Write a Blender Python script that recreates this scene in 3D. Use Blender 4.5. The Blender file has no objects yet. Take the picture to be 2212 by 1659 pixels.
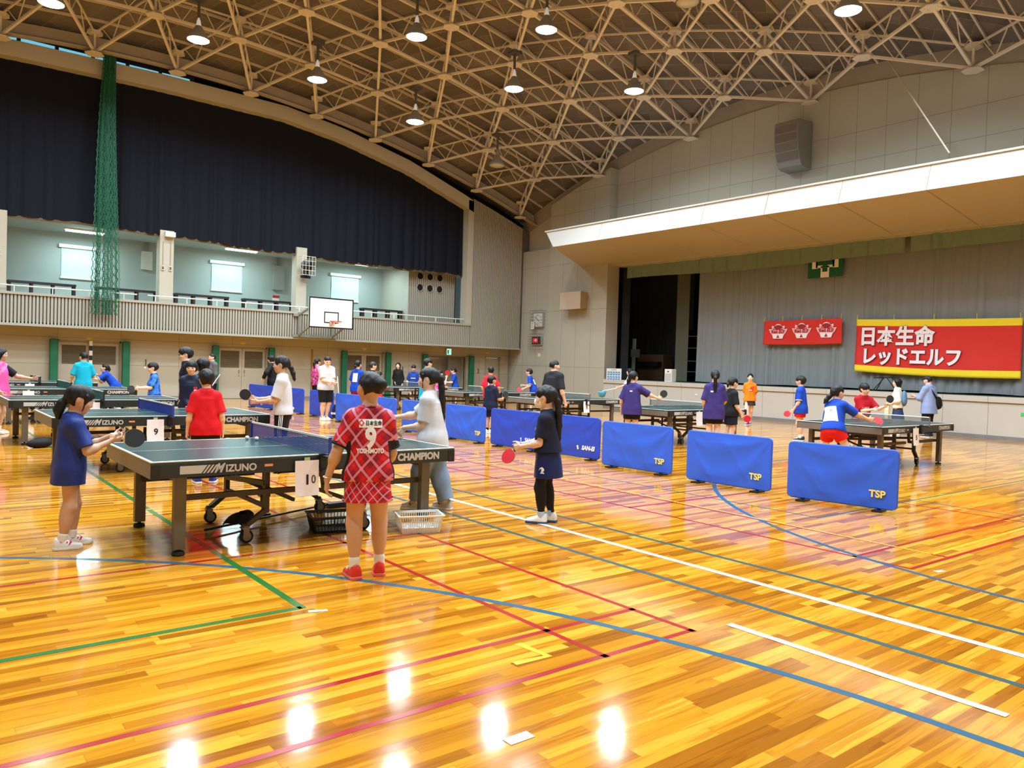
import bpy, bmesh, math, random
import numpy as np
from mathutils import Vector, Matrix
from mathutils.bvhtree import BVHTree
random.seed(7); RNG = np.random.default_rng(11)
SC = bpy.context.scene; COL = SC.collection
PI = math.pi
def R(a): return math.radians(a)

# ------------------------------------------------------------------ camera, world, exposure
YAW, PITCH, ROLL, FPX, EYE = 0.897820, -0.022593, 0.031330, 1673.39, 1.5596
_f = Vector((math.cos(YAW)*math.cos(PITCH), math.sin(YAW)*math.cos(PITCH), math.sin(PITCH)))
_r = Vector((math.sin(YAW), -math.cos(YAW), 0)); _u = _r.cross(_f)
_c, _s = math.cos(ROLL), math.sin(ROLL)
_r2 = _c*_r + _s*_u; _u2 = -_s*_r + _c*_u
cam = bpy.data.objects.new('camera', bpy.data.cameras.new('camera')); COL.objects.link(cam)
cam.matrix_world = Matrix(((_r2.x,_u2.x,-_f.x,0),(_r2.y,_u2.y,-_f.y,0),(_r2.z,_u2.z,-_f.z,EYE),(0,0,0,1)))
cam.data.sensor_fit = 'HORIZONTAL'; cam.data.sensor_width = 36.0; cam.data.lens = 36.0*FPX/2212
cam.data.clip_start = 0.05; cam.data.clip_end = 200
SC.camera = cam
world = bpy.data.worlds.new('world'); SC.world = world; world.use_nodes = True
world.node_tree.nodes['Background'].inputs[0].default_value = (0.75, 0.9, 1.0, 1)
world.node_tree.nodes['Background'].inputs[1].default_value = 1.0
vs = SC.view_settings; vs.view_transform = 'Standard'; vs.look = 'None'; vs.gamma = 1.0; vs.use_curve_mapping = False
vs.exposure = 0.3
LAMP_W = 185.0            # radiant watts of one high-bay lamp
LAMP_C = (0.81, 0.96, 1.05)
TUBE_W = 75.0
TUBE_C = (0.72, 0.98, 1.0)
S_ = SC.cycles
S_.max_bounces = 8; S_.diffuse_bounces = 4; S_.glossy_bounces = 3; S_.transmission_bounces = 4; S_.transparent_max_bounces = 8
S_.caustics_reflective = False; S_.caustics_refractive = False
S_.sample_clamp_indirect = 4.0
# lamps that hang in a triangular pattern: (x, y)
LAMP_ROWS = [(24.6, 7.07, -1, 3), (20.9, 8.6, -3, 2), (17.8, 11.2, -3, 2), (13.65, 12.6, -3, 1), (10.2, 10.7, -3, 2), (6.8, 12.6, -3, 1), (3.4, 10.7, -3, 2)]
def roof_z(x, y): return 13.95 - .0112*(x-7)**2 - .0144*(y-15)**2

# ------------------------------------------------------------------ materials
def lin(c):
    c = c/255.0
    return c/12.92 if c <= .04045 else ((c+.055)/1.055)**2.4
def rgb(r, g, b): return (lin(r), lin(g), lin(b), 1.0)
MATS = {}
def nt_new(name):
    m = bpy.data.materials.new(name); m.use_nodes = True
    nt = m.node_tree; b = nt.nodes['Principled BSDF']
    return m, nt, b
def N(nt, t, **kw):
    n = nt.nodes.new(t)
    for k, v in kw.items():
        if k.startswith('i_'):
            key = k[2:]
            n.inputs[int(key) if key.isdigit() else key].default_value = v
        else: setattr(n, k, v)
    return n
def mth(nt, op, a, b=None, c=None):
    n = nt.nodes.new('ShaderNodeMath'); n.operation = op
    for i, v in enumerate((a, b, c)):
        if v is None: continue
        if isinstance(v, (int, float)): n.inputs[i].default_value = v
        else: nt.links.new(v, n.inputs[i])
    return n.outputs[0]
def mixc(nt, f, a, b, mode='MIX'):
    n = nt.nodes.new('ShaderNodeMix'); n.data_type = 'RGBA'; n.blend_type = mode
    for i, v in ((0, f), (6, a), (7, b)):
        if isinstance(v, (int, float)): n.inputs[i].default_value = v
        elif isinstance(v, tuple): n.inputs[i].default_value = v
        else: nt.links.new(v, n.inputs[i])
    return n.outputs[2]
def mat(name, c, rough=.6, metal=0.0, var=.07, vs_=6.0, bump=0.0, bs=80.0, emit=0.0, spec=.5, coat=0.0, alpha=1.0, stretch=None, sss=0.0):
    if name in MATS: return MATS[name]
    m, nt, b = nt_new(name)
    col = rgb(*c)
    tc = N(nt, 'ShaderNodeTexCoord'); src = tc.outputs['Object']
    if stretch:
        mp = N(nt, 'ShaderNodeMapping'); mp.inputs['Scale'].default_value = stretch
        nt.links.new(src, mp.inputs[0]); src = mp.outputs[0]
    no = N(nt, 'ShaderNodeTexNoise', i_Scale=vs_, i_Detail=4.0); nt.links.new(src, no.inputs['Vector'])
    lo = tuple(x*(1-var) for x in col[:3])+(1,); hi = tuple(min(1, x*(1+var)) for x in col[:3])+(1,)
    nt.links.new(mixc(nt, no.outputs['Fac'], lo, hi), b.inputs['Base Color'])
    b.inputs['Roughness'].default_value = rough; b.inputs['Metallic'].default_value = metal
    b.inputs['Specular IOR Level'].default_value = spec
    if coat: b.inputs['Coat Weight'].default_value = coat; b.inputs['Coat Roughness'].default_value = .15
    if sss:
        b.inputs['Subsurface Weight'].default_value = sss; b.inputs['Subsurface Radius'].default_value = (.012, .005, .003)
    if emit:
        b.inputs['Emission Color'].default_value = col; b.inputs['Emission Strength'].default_value = emit
    if alpha < 1: b.inputs['Alpha'].default_value = alpha
    if bump:
        n2 = N(nt, 'ShaderNodeTexNoise', i_Scale=bs, i_Detail=5.0); nt.links.new(src, n2.inputs['Vector'])
        bp = N(nt, 'ShaderNodeBump', i_Strength=min(1, bump), i_Distance=.01 if bump < .4 else .03); nt.links.new(n2.outputs['Fac'], bp.inputs['Height'])
        nt.links.new(bp.outputs[0], b.inputs['Normal'])
    MATS[name] = m
    return m

# ------------------------------------------------------------------ object helpers
def tag(o, label=None, cat=None, group=None, kind=None):
    if label: o['label'] = label
    if cat: o['category'] = cat
    if group: o['group'] = group
    if kind: o['kind'] = kind
    return o
def empty(name, loc=(0,0,0), rz=0.0, label=None, cat=None, group=None):
    o = bpy.data.objects.new(name, None); COL.objects.link(o)
    o.empty_display_size = .1
    o.location = loc; o.rotation_euler = (0, 0, rz)
    return tag(o, label, cat, group)
def copy_tree(o, parent=None):
    c = o.copy(); COL.objects.link(c)
    if parent is not None: c.parent = parent
    for ch in list(o.children): copy_tree(ch, c)
    return c
class MB:
    """collects shapes, links them as one mesh object"""
    def __init__(self): self.v = []; self.f = []; self.mi = []; self.cur = 0
    def mat(self, i): self.cur = i; return self
    def add(self, vs, fs, M=None):
        o = len(self.v)
        if M is not None: vs = [M @ Vector(v) for v in vs]
        self.v += [tuple(v) for v in vs]
        self.f += [tuple(i+o for i in f) for f in fs]
        self.mi += [self.cur]*len(fs)
        return self
    def box(self, lo, hi, M=None):
        x0,y0,z0 = lo; x1,y1,z1 = hi
        return self.add([(x0,y0,z0),(x1,y0,z0),(x1,y1,z0),(x0,y1,z0),(x0,y0,z1),(x1,y0,z1),(x1,y1,z1),(x0,y1,z1)],
            [(0,3,2,1),(4,5,6,7),(0,1,5,4),(1,2,6,5),(2,3,7,6),(3,0,4,7)], M)
    def cbox(self, c, s, M=None):
        return self.box([c[i]-s[i]/2 for i in range(3)], [c[i]+s[i]/2 for i in range(3)], M)
    def bar(self, a, b, w, h, up=(0,0,1)):
        """a box of section w x h running from a to b"""
        a = Vector(a); b = Vector(b); d = (b-a).normalized(); up = Vector(up)
        if abs(d.dot(up)) > .99: up = Vector((1,0,0))
        s = d.cross(up).normalized(); u = s.cross(d)
        vs = []
        for p in (a, b):
            for i, j in ((-1,-1),(1,-1),(1,1),(-1,1)): vs.append(p + s*(i*w/2) + u*(j*h/2))
        return self.add(vs, [(0,1,2,3),(7,6,5,4),(0,4,5,1),(1,5,6,2),(2,6,7,3),(3,7,4,0)])
    def tube(self, pts, r, n=10, cap=True):
        pts = [Vector(p) for p in pts]; rs = r if isinstance(r, (list, tuple)) else [r]*len(pts)
        vs = []; fs = []; prev = None
        for i, p in enumerate(pts):
            d = (pts[min(i+1, len(pts)-1)] - pts[max(i-1, 0)]).normalized()
            if prev is None: s = d.orthogonal().normalized()
            else: s = (prev - d*prev.dot(d)).normalized()
            prev = s; t = d.cross(s)
            for k in range(n):
                a = 2*PI*k/n; vs.append(p + (s*math.cos(a)+t*math.sin(a))*rs[i])
        for i in range(len(pts)-1):
            for k in range(n):
                k2 = (k+1) % n; fs.append((i*n+k, i*n+k2, (i+1)*n+k2, (i+1)*n+k))
        if cap: fs.append(tuple(range(n-1,-1,-1))); fs.append(tuple((len(pts)-1)*n+k for k in range(n)))
        return self.add(vs, fs)
    def lathe(self, prof, n=24, M=None, c=(0,0,0), cap=True):
        """prof = [(radius, z)...] around z"""
        vs = []; fs = []
        for r, z in prof:
            for k in range(n):
                a = 2*PI*k/n; vs.append((c[0]+r*math.cos(a), c[1]+r*math.sin(a), c[2]+z))
        for i in range(len(prof)-1):
            for k in range(n):
                k2 = (k+1) % n; fs.append((i*n+k, i*n+k2, (i+1)*n+k2, (i+1)*n+k))
        if cap and prof[0][0] > 1e-5: fs.append(tuple(range(n-1,-1,-1)))
        if cap and prof[-1][0] > 1e-5: fs.append(tuple((len(prof)-1)*n+k for k in range(n)))
        return self.add(vs, fs, M)
    def prism(self, poly, z0, z1, M=None):
        n = len(poly); vs = [(x,y,z0) for x,y in poly]+[(x,y,z1) for x,y in poly]
        return self.add(vs, [tuple(range(n-1,-1,-1)), tuple(range(n,2*n))]+[(i,(i+1)%n,n+(i+1)%n,n+i) for i in range(n)], M)
    def ball(self, c, r, n=12, M=None):
        rr = r if isinstance(r, (tuple, list)) else (r,)*3
        vs = []; fs = []; m = n//2
        for i in range(m+1):
            t = PI*i/m
            for k in range(n):
                a = 2*PI*k/n
                vs.append((c[0]+rr[0]*math.sin(t)*math.cos(a), c[1]+rr[1]*math.sin(t)*math.sin(a), c[2]+rr[2]*math.cos(t)))
        for i in range(m):
            for k in range(n):
                k2 = (k+1) % n; fs.append((i*n+k, (i+1)*n+k, (i+1)*n+k2, i*n+k2))
        return self.add(vs, fs, M)
    def grid(self, fn, nu, nv):
        vs = [fn(i/nu, j/nv) for j in range(nv+1) for i in range(nu+1)]
        fs = [(j*(nu+1)+i, j*(nu+1)+i+1, (j+1)*(nu+1)+i+1, (j+1)*(nu+1)+i) for j in range(nv) for i in range(nu)]
        return self.add(vs, fs)
    def build(self, name, mats, parent=None, smooth=False, bevel=0.0, solid=0.0):
        me = bpy.data.meshes.new(name); me.from_pydata(self.v, [], self.f)
        if not isinstance(mats, (list, tuple)): mats = [mats]
        for m in mats: me.materials.append(m)
        me.polygons.foreach_set('material_index', self.mi)
        if smooth: me.polygons.foreach_set('use_smooth', [True]*len(me.polygons))
        me.validate(clean_customdata=False); me.update()
        o = bpy.data.objects.new(name, me); COL.objects.link(o)
        if parent is not None: o.parent = parent
        if bevel:
            b = o.modifiers.new('bevel', 'BEVEL'); b.width = bevel; b.segments = 2; b.limit_method = 'ANGLE'
        if solid:
            s = o.modifiers.new('solid', 'SOLIDIFY'); s.thickness = solid; s.offset = 0
        return o
def struct(o): o['kind'] = 'structure'; return o
_fonts = {}
def text_mesh(s, size, name, m, parent, M, align='CENTER', bold=0.0, depth=.0006, shear=0.0, sx=1.0):
    """flat lettering; M places its x-right / y-up plane"""
    cu = bpy.data.curves.new('tmp', 'FONT'); cu.body = s; cu.size = size; cu.align_x = align; cu.align_y = 'CENTER'
    cu.offset = bold; cu.extrude = depth; cu.shear = shear; cu.resolution_u = 3
    to = bpy.data.objects.new('tmp', cu); COL.objects.link(to)
    dg = bpy.context.evaluated_depsgraph_get(); me = bpy.data.meshes.new_from_object(to.evaluated_get(dg))
    bpy.data.objects.remove(to); bpy.data.curves.remove(cu)
    me.transform(M @ Matrix.Diagonal((sx,1,1,1))); me.materials.clear(); me.materials.append(m); me.name = name
    o = bpy.data.objects.new(name, me); COL.objects.link(o)
    if parent is not None: o.parent = parent
    return o
def frame(o, x, y):
    """matrix with origin o, x axis along x, y axis along y"""
    x = Vector(x).normalized(); y = Vector(y); y = (y - x*y.dot(x)).normalized(); z = x.cross(y)
    return Matrix(((x.x,y.x,z.x,o[0]),(x.y,y.y,z.y,o[1]),(x.z,y.z,z.z,o[2]),(0,0,0,1)))
# ------------------------------------------------------------------ materials of the hall
def floor_mat():
    m, nt, b = nt_new('floor_boards'); L = nt.links.new
    tc = N(nt, 'ShaderNodeTexCoord'); sp = N(nt, 'ShaderNodeSeparateXYZ'); L(tc.outputs['Object'], sp.inputs[0])
    x, y = sp.outputs[0], sp.outputs[1]
    P = 0.0667
    yr = mth(nt, 'DIVIDE', y, P); row = mth(nt, 'FLOOR', yr); fr = mth(nt, 'FRACT', yr)
    wn = N(nt, 'ShaderNodeTexWhiteNoise', noise_dimensions='1D'); L(row, wn.inputs['W'])
    u = mth(nt, 'ADD', mth(nt, 'DIVIDE', x, 0.92), mth(nt, 'MULTIPLY', wn.outputs['Value'], 13.7))
    ui = mth(nt, 'FLOOR', u); uf = mth(nt, 'FRACT', u)
    cmb = N(nt, 'ShaderNodeCombineXYZ'); L(row, cmb.inputs[0]); L(ui, cmb.inputs[1])
    w2 = N(nt, 'ShaderNodeTexWhiteNoise', noise_dimensions='2D'); L(cmb.outputs[0], w2.inputs['Vector'])
    t = w2.outputs['Value']
    cr = N(nt, 'ShaderNodeValToRGB'); L(t, cr.inputs[0]); e = cr.color_ramp.elements
    e[0].position = 0; e[0].color = rgb(158,96,18); e[1].position = 1; e[1].color = rgb(230,172,56)
    for p_, c_ in ((.16,(180,112,22)), (.4,(202,136,30)), (.7,(216,152,38))):
        k = e.new(p_); k.color = rgb(*c_)
    # grain, offset board by board
    gx = mth(nt, 'ADD', mth(nt, 'MULTIPLY', x, 1.1), mth(nt, 'MULTIPLY', t, 61.0)); gy = mth(nt, 'MULTIPLY', y, 17.0)
    cg = N(nt, 'ShaderNodeCombineXYZ'); L(gx, cg.inputs[0]); L(gy, cg.inputs[1])
    g1 = N(nt, 'ShaderNodeTexNoise', i_Scale=1.0, i_Detail=3.0, i_Distortion=1.6); L(cg.outputs[0], g1.inputs['Vector'])
    r1 = N(nt, 'ShaderNodeValToRGB'); L(g1.outputs['Fac'], r1.inputs[0]); r1.color_ramp.elements[0].position = .5; r1.color_ramp.elements[1].position = .62
    c1 = mixc(nt, mth(nt, 'MULTIPLY', r1.outputs[0], .55), cr.outputs[0], mixc(nt, 1.0, cr.outputs[0], rgb(205,170,120), 'MULTIPLY'))
    cg2 = N(nt, 'ShaderNodeCombineXYZ'); L(mth(nt, 'MULTIPLY', gx, 3.0), cg2.inputs[0]); L(mth(nt, 'MULTIPLY', gy, 9.0), cg2.inputs[1])
    g2 = N(nt, 'ShaderNodeTexNoise', i_Scale=1.0, i_Detail=2.0); L(cg2.outputs[0], g2.inputs['Vector'])
    c2 = mixc(nt, mth(nt, 'MULTIPLY', g2.outputs['Fac'], .35), c1, mixc(nt, 1.0, c1, rgb(190,150,105), 'MULTIPLY'))
    # seams between boards
    sl = mth(nt, 'ADD', mth(nt, 'LESS_THAN', fr, .022), mth(nt, 'LESS_THAN', uf, .0022))
    c3 = mixc(nt, mth(nt, 'MULTIPLY', mth(nt, 'MINIMUM', sl, 1.0), .45), c2, rgb(96,56,16))
    # worn pale scratches
    mp = N(nt, 'ShaderNodeMapping'); mp.inputs['Scale'].default_value = (.35, 5.0, 1); mp.inputs['Rotation'].default_value = (0,0,.9)
    L(tc.outputs['Object'], mp.inputs[0])
    g3 = N(nt, 'ShaderNodeTexNoise', i_Scale=2.2, i_Detail=6.0, i_Distortion=.8); L(mp.outputs[0], g3.inputs['Vector'])
    r3 = N(nt, 'ShaderNodeValToRGB'); L(g3.outputs['Fac'], r3.inputs[0]); r3.color_ramp.elements[0].position = .66; r3.color_ramp.elements[1].position = .76
    c4 = mixc(nt, mth(nt, 'MULTIPLY', r3.outputs[0], .22), c3, rgb(235,190,120))
    L(c4, b.inputs['Base Color'])
    L(mth(nt, 'ADD', mth(nt, 'MULTIPLY', g1.outputs['Fac'], .04), mth(nt, 'ADD', mth(nt, 'MULTIPLY', r3.outputs[0], .08), .075)), b.inputs['Roughness'])
    b.inputs['Specular IOR Level'].default_value = .7
    # each board lies a hair off level
    cb = N(nt, 'ShaderNodeCombineXYZ'); L(mth(nt, 'MULTIPLY', x, .8), cb.inputs[0]); L(mth(nt, 'MULTIPLY', y, 7.0), cb.inputs[1])
    g4 = N(nt, 'ShaderNodeTexNoise', i_Scale=1.0, i_Detail=1.0); L(cb.outputs[0], g4.inputs['Vector'])
    h = mth(nt, 'ADD', mth(nt, 'MULTIPLY', g4.outputs['Fac'], .0035), mth(nt, 'MULTIPLY', mth(nt, 'MULTIPLY', fr, mth(nt, 'SUBTRACT', t, .5)), .0006))
    bp = N(nt, 'ShaderNodeBump', i_Strength=.2, i_Distance=1.0); L(h, bp.inputs['Height']); L(bp.outputs[0], b.inputs['Normal'])
    return m
def panel_mat(name, c, axis, pitch, off, zl, rough=.55, seam=(96,90,80), w=.012, var=.05, spec=.35):
    """painted wall board with fine dark joints every pitch along axis and at the heights zl"""
    m, nt, b = nt_new(name); L = nt.links.new
    tc = N(nt, 'ShaderNodeTexCoord'); sp = N(nt, 'ShaderNodeSeparateXYZ'); L(tc.outputs['Object'], sp.inputs[0])
    a = sp.outputs['XYZ'.index(axis)]
    f = mth(nt, 'FRACT', mth(nt, 'DIVIDE', mth(nt, 'SUBTRACT', a, off), pitch))
    s = mth(nt, 'LESS_THAN', f, w/pitch)
    for z in zl:
        s = mth(nt, 'MAXIMUM', s, mth(nt, 'LESS_THAN', mth(nt, 'ABSOLUTE', mth(nt, 'SUBTRACT', sp.outputs[2], z)), w/2))
    no = N(nt, 'ShaderNodeTexNoise', i_Scale=.9, i_Detail=5.0); L(tc.outputs['Object'], no.inputs['Vector'])
    col = rgb(*c); lo = tuple(v*(1-var) for v in col[:3])+(1,); hi = tuple(v*(1+var) for v in col[:3])+(1,)
    L(mixc(nt, mth(nt, 'MULTIPLY', s, .75), mixc(nt, no.outputs['Fac'], lo, hi), rgb(*seam)), b.inputs['Base Color'])
    b.inputs['Roughness'].default_value = rough; b.inputs['Specular IOR Level'].default_value = spec
    return m
M_floor = floor_mat()
M_red = mat('red_line_paint', (158,22,22), .2, var=.12); M_blue = mat('blue_line_paint', (32,90,124), .2, var=.1)
M_teal = mat('teal_line_paint', (42,86,96), .2, var=.1); M_green = mat('green_line_paint', (36,104,44), .2, var=.1)
M_yel = mat('yellow_line_paint', (224,172,36), .2, var=.08); M_wtape = mat('white_tape', (240,240,236), .45, var=.03)
M_wall = panel_mat('wall_board', (176,170,152), 'X', 1.93, .35, (2.07, 1.18))
M_wall_y = panel_mat('stage_wall_board', (178,174,160), 'Y', .94, 23.0, (1.62, 4.12, 6.2, 8.4, 9.3))
M_stage_front = panel_mat('stage_front_board', (196,192,184), 'Y', 1.17, .2, (.98,), rough=.5)
M_plain = mat('painted_plaster', (186,180,164), .7, var=.04, vs_=1.5)
M_beam = mat('painted_beam', (184,178,164), .65, var=.05, vs_=1.0)
M_rib = mat('ribbed_panel', (170,166,154), .6, var=.05, vs_=1.2)
M_ribdark = mat('rib_groove', (96,92,84), .8)
M_gal = mat('gallery_plaster', (164,176,174), .75, var=.04, vs_=1.5)
M_fascia = mat('canopy_white', (208,205,198), .5, var=.03, vs_=.8)
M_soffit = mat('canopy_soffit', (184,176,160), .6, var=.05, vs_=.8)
M_base = mat('grey_skirting', (128,128,130), .5)
M_white = mat('white_paint', (232,232,226), .45, var=.03)
M_metal = mat('brushed_steel', (170,172,172), .35, metal=.9)
M_black = mat('black_plastic', (16,16,17), .45)
M_dark = mat('dark_recess', (8,9,11), .9)

# ------------------------------------------------------------------ floor with its court markings
X0, X1, Y0, Y1 = -9.0, 23.3, -1.6, 29.6
fb = MB(); fb.box((X0-.3, Y0-.3, -.2), (X1+.6, 30.0, 0))
ZL = .0007
def strip(pts, w, k):
    """a painted band along pts on the floor"""
    fb.mat(k); pts = [Vector((p[0], p[1], 0)) for p in pts]; vs = []
    for i, p in enumerate(pts):
        d = (pts[min(i+1, len(pts)-1)]-pts[max(i-1, 0)]).normalized(); s = Vector((-d.y, d.x, 0))
        vs += [(p+s*w/2)+Vector((0,0,ZL+.00012*k)), (p-s*w/2)+Vector((0,0,ZL+.00012*k))]
    fb.add(vs, [(2*i, 2*i+1, 2*i+3, 2*i+2) for i in range(len(pts)-1)])
YA, YB = Y0+.4, 28.6
for x in (3.04, 3.78, 6.55, 7.27): strip([(x, 2.9), (x, 16.6)], .04, 1)
for y in (2.93, 3.41, 6.05, 13.2, 16.1, 16.6):
    strip([(-2.8, y), (3.8, y)], .04, 1); strip([(6.53, y-.05), (13.1, y-.1)], .04, 1)
strip([(9.9, 2.86), (9.9, 6.0)], .04, 1)
strip([(-7, 4.59), (2.02, 4.59)], .05, 4); strip([(2.02, 4.57), (2.02, 24.0)], .05, 4)
strip([(3.72, Y0+.4), (3.72, 1.25)]+[(-3.02+6.74*math.cos(a), 1.25+6.74*math.sin(a)) for a in np.linspace(0, PI/2*1.1, 40)], .055, 2)
strip([(6.26, Y0+.4), (6.26, 1.25)]+[(13.0-6.74*math.cos(a), 1.25+6.74*math.sin(a)) for a in np.linspace(0, PI/2*1.1, 40)], .055, 2)
for x in (4.55, 5.49): strip([(x, YA), (x, YB)], .05, 3)
strip([(7.97, 4.52), (7.97, 22.0)], .03, 3); strip([(7.97, 4.52), (16.0, 4.52)], .03, 3)
strip([(10.2, 3.0), (10.42, 6.0)], .03, 3)
strip([(7.27, 3.02), (7.33, 5.85), (7.42, 9.0), (7.6, 17.0), (7.7, 24)], .035, 5); strip([(7.27, 3.02), (15.5, 3.0)], .04, 5)
strip([(-8, 8.28), (6.0, 8.4), (16, 8.35)], .03, 5); strip([(10.2, 4.49), (16, 4.46)], .03, 5)
strip([(2.76, 3.34), (2.78, 3.1), (2.56, 3.12)], .05, 5)
strip([(-8, 14.9), (16, 14.9)], .03, 5); strip([(-8, 19.2), (16, 19.0)], .03, 5)
floor = struct(fb.build('floor', [M_floor, M_red, M_blue, M_teal, M_green, M_yel]))

def tape(name, a, b, w, label, wob=0.0):
    m = MB(); n = 26; A = Vector((a[0], a[1], .0022)); B = Vector((b[0], b[1], .0022)); d = (B-A).normalized(); s = Vector((-d.y, d.x, 0))
    rnd = random.Random(3)
    def fn(u, v):
        e = (rnd.random()-.5)*wob
        return A.lerp(B, u) + s*((v-.5)*w + e) + Vector((0,0,rnd.random()*.001*(1 if wob else 0)))
    m.grid(fn, n, 1)
    return tag(m.build(name, M_wtape, solid=.0012), label, 'tape')
tape('floor_tape', (5.05, YA), (5.05, YB), .06, 'long white tape line running the length of the floor between two teal lines', .004)
tape('floor_tape', (4.07, 2.87), (4.08, 1.33), .055, 'short wrinkled white tape line on the boards at the lower right', .006)
tape('floor_tape', (2.02, 4.49), (2.13, 4.45), .035, 'little white tape piece beside the green line corner')
tape('floor_tape', (2.0, 2.47), (2.13, 2.47), .06, 'white tape scrap on the boards at the bottom centre')
tape('floor_tape', (6.63, 2.72), (6.72, 2.70), .045, 'tiny white tape square by the red line corner on the right')

# ------------------------------------------------------------------ back wall, gallery and curtain opening
YF, YL, YG = 28.8, 29.6, 32.0          # balcony face, lower wall, gallery rear wall
# lower wall with door openings
DOORS = [(4.21, 6.15), (9.44, 11.34), (14.67, 16.47), (18.61, 20.86), (21.91, 22.83)]
DH = 2.0
mb = MB(); cur = X0
for a, b in DOORS + [(X1, X1)]:
    mb.box((cur, YL, 0), (a, YL+.25, 2.5)); cur = b
for a, b in DOORS: mb.box((a, YL, DH), (b, YL+.25, 2.5))
mb.box((X0, YF, 2.36), (X1, YL+.25, 2.5))                      # underside of the balcony
struct(mb.build('wall_back', M_wall))
mb = MB(); cur = X0
for a, b in DOORS + [(X1, X1)]:
    if a-cur > .05: mb.box((cur, YL-.015, 0), (a, YL, .1))
    cur = b
struct(mb.build('baseboard_back', M_base))
M_door = mat('door_paint', (178,172,156), .5, var=.04); M_louver = mat('louver_slats', (120,106,78), .6, var=.15)
M_frame = mat('door_frame_paint', (150,142,124), .5)
for i, (a, b) in enumerate(DOORS):
    t = struct(empty('door_%d' % (i+1), ((a+b)/2, YL+.1, 0))); w = (b-a)/2
    mb = MB()
    for s in (-1, 1): mb.box((s*w-(.05 if s > 0 else 0), -.1, 0), (s*w+(0 if s > 0 else .05), .02, DH))
    mb.box((-w, -.1, DH-.06), (w, .02, DH)); mb.build('door_frame', M_frame, t)
    if i == 3:      # deep porch with a half-open grey leaf
        MB().box((-w+.05, .9, 0), (w-.05, .95, DH)).box((-w, 0, DH), (w, .9, DH+.05)).box((-w-.04, 0, 0), (-w, .95, DH)).box((w, 0, 0), (w+.04, .95, DH)).build('porch_panel', M_door, t)
        MB().box((.35, .3, 0), (w-.06, .34, DH-.06)).build('door_leaf', mat('grey_leaf', (140,138,132), .5), t)
        MB().bar((-.6, .88, 1.86), (.2, .88, 1.84), .04, .03).build('door_closer', M_white, t)
        continue
    leaves = [(-w+.05, -.006), (.006, w-.05)] if i < 3 else [(-w+.05, w-.05)]
    for (l0, l1) in leaves:
        lf = MB().box((l0, -.02, .01), (l1, .02, DH-.065)).build('door_leaf', M_door, t)
        if i < 3:
            lm = MB(); c0, c1 = l0+.1, l1-.1
            lm.box((c0, -.022, 1.19), (c1, -.018, 1.83))
            for k in range(18):
                z = 1.2+k*.0345
                lm.add([(c0, -.045, z), (c1, -.045, z), (c1, -.02, z+.03), (c0, -.02, z+.03)], [(0,1,2,3)])
            lm.build('louver', M_louver, lf)
        hx = l1-.1 if l0 < 0 and i < 3 else l0+.1
        MB().box((hx-.012, -.05, .98), (hx+.012, -.02, 1.1)).box((hx-.01, -.04, .86), (hx+.01, -.02, .9)).build('handle', M_metal, lf)

# parapet and tall ribbed wall
def ribs(mb, x0, x1, y, z0, z1, p, w, d):
    n = int((x1-x0)/p)
    for k in range(n+1):
        x = x0+k*p; zt = z1(x) if callable(z1) else z1
        mb.box((x, y-d, z0), (min(x+w, x1), y, zt))
mb = MB(); mb.mat(1).box((X0, YF, 2.44), (20.4, YF+.15, 3.36)); mb.mat(0)
ribs(mb, X0, 20.4, YF, 2.44, 3.34, .1, .062, .04)
mb.box((X0, YF-.08, 2.36), (X1, YF+.15, 2.44)); mb.box((X0, YF-.08, 3.34), (20.4, YF+.2, 3.42))
struct(mb.build('wall_parapet', [M_rib, M_ribdark]))
AX = [-3.0, 0.0, 2.0, 4.55, 6.9, 10.05, 13.2, 16.4]; AZ = [10.74, 10.74, 10.71, 10.67, 10.35, 9.64, 8.56, 7.15]
def arch_lo(x): return float(np.interp(abs(x-7), AX, AZ))
def arch_up(x): return arch_lo(x)+.51
def deck_z(x, y): return roof_z(x, y)+.7
mb = MB(); n = 24
mb.mat(1); vs = []
xs = np.linspace(20.4, X1+.4, n+1)
for x in xs: vs += [(x, YF, 2.44), (x, YF, roof_z(x, YF)-.1), (x, YF+.3, 2.44), (x, YF+.3, roof_z(x, YF)-.1)]
mb.add(vs, [(4*i, 4*i+4, 4*i+5, 4*i+1) for i in range(n)]+[(4*i+1, 4*i+5, 4*i+7, 4*i+3) for i in range(n)]+[(0,1,3,2)])
mb.mat(0); ribs(mb, 20.42, X1, YF, 2.44, lambda x: roof_z(x, YF)-.12, .085, .052, .035)
struct(mb.build('wall_ribbed', [M_rib, M_ribdark]))
# arched beam over the curtain and its side post
def ribbon(x0, x1, zl, zu, y0, y1, n=60):
    mb = MB(); vs = []
    for x in np.linspace(x0, x1, n+1):
        vs += [(x, y0, zl(x)), (x, y0, zu(x)), (x, y1, zu(x)), (x, y1, zl(x))]
    fs = []
    for i in range(n):
        for k in range(4): fs.append((4*i+k, 4*i+(k+1) % 4, 4*i+4+(k+1) % 4, 4*i+4+k))
    fs += [(0,3,2,1), (4*n, 4*n+1, 4*n+2, 4*n+3)]
    return mb.add(vs, fs)
mb = ribbon(X0, 20.4, arch_lo, arch_up, YF-.06, YF+.5)
mb.box((20.12, YF-.06, 3.42), (20.42, YF+.4, arch_up(20.3)-.05))
struct(mb.build('trim_arch', M_beam))
M_edge = mat('edge_beam', (164,156,144), .7, var=.12, vs_=2.0)
mb = ribbon(X0, X1+.3, lambda x: roof_z(x, 28.35)-.04, lambda x: roof_z(x, 28.35)+.42, 28.32, 28.4)
vs = []
for x in np.linspace(X0, X1+.2, 40): mb.tube([(x, 28.28, roof_z(x, 28.35)+.02), (x+.83, 28.28, roof_z(x+.83, 28.35)+.02)], .05, 6)
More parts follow.
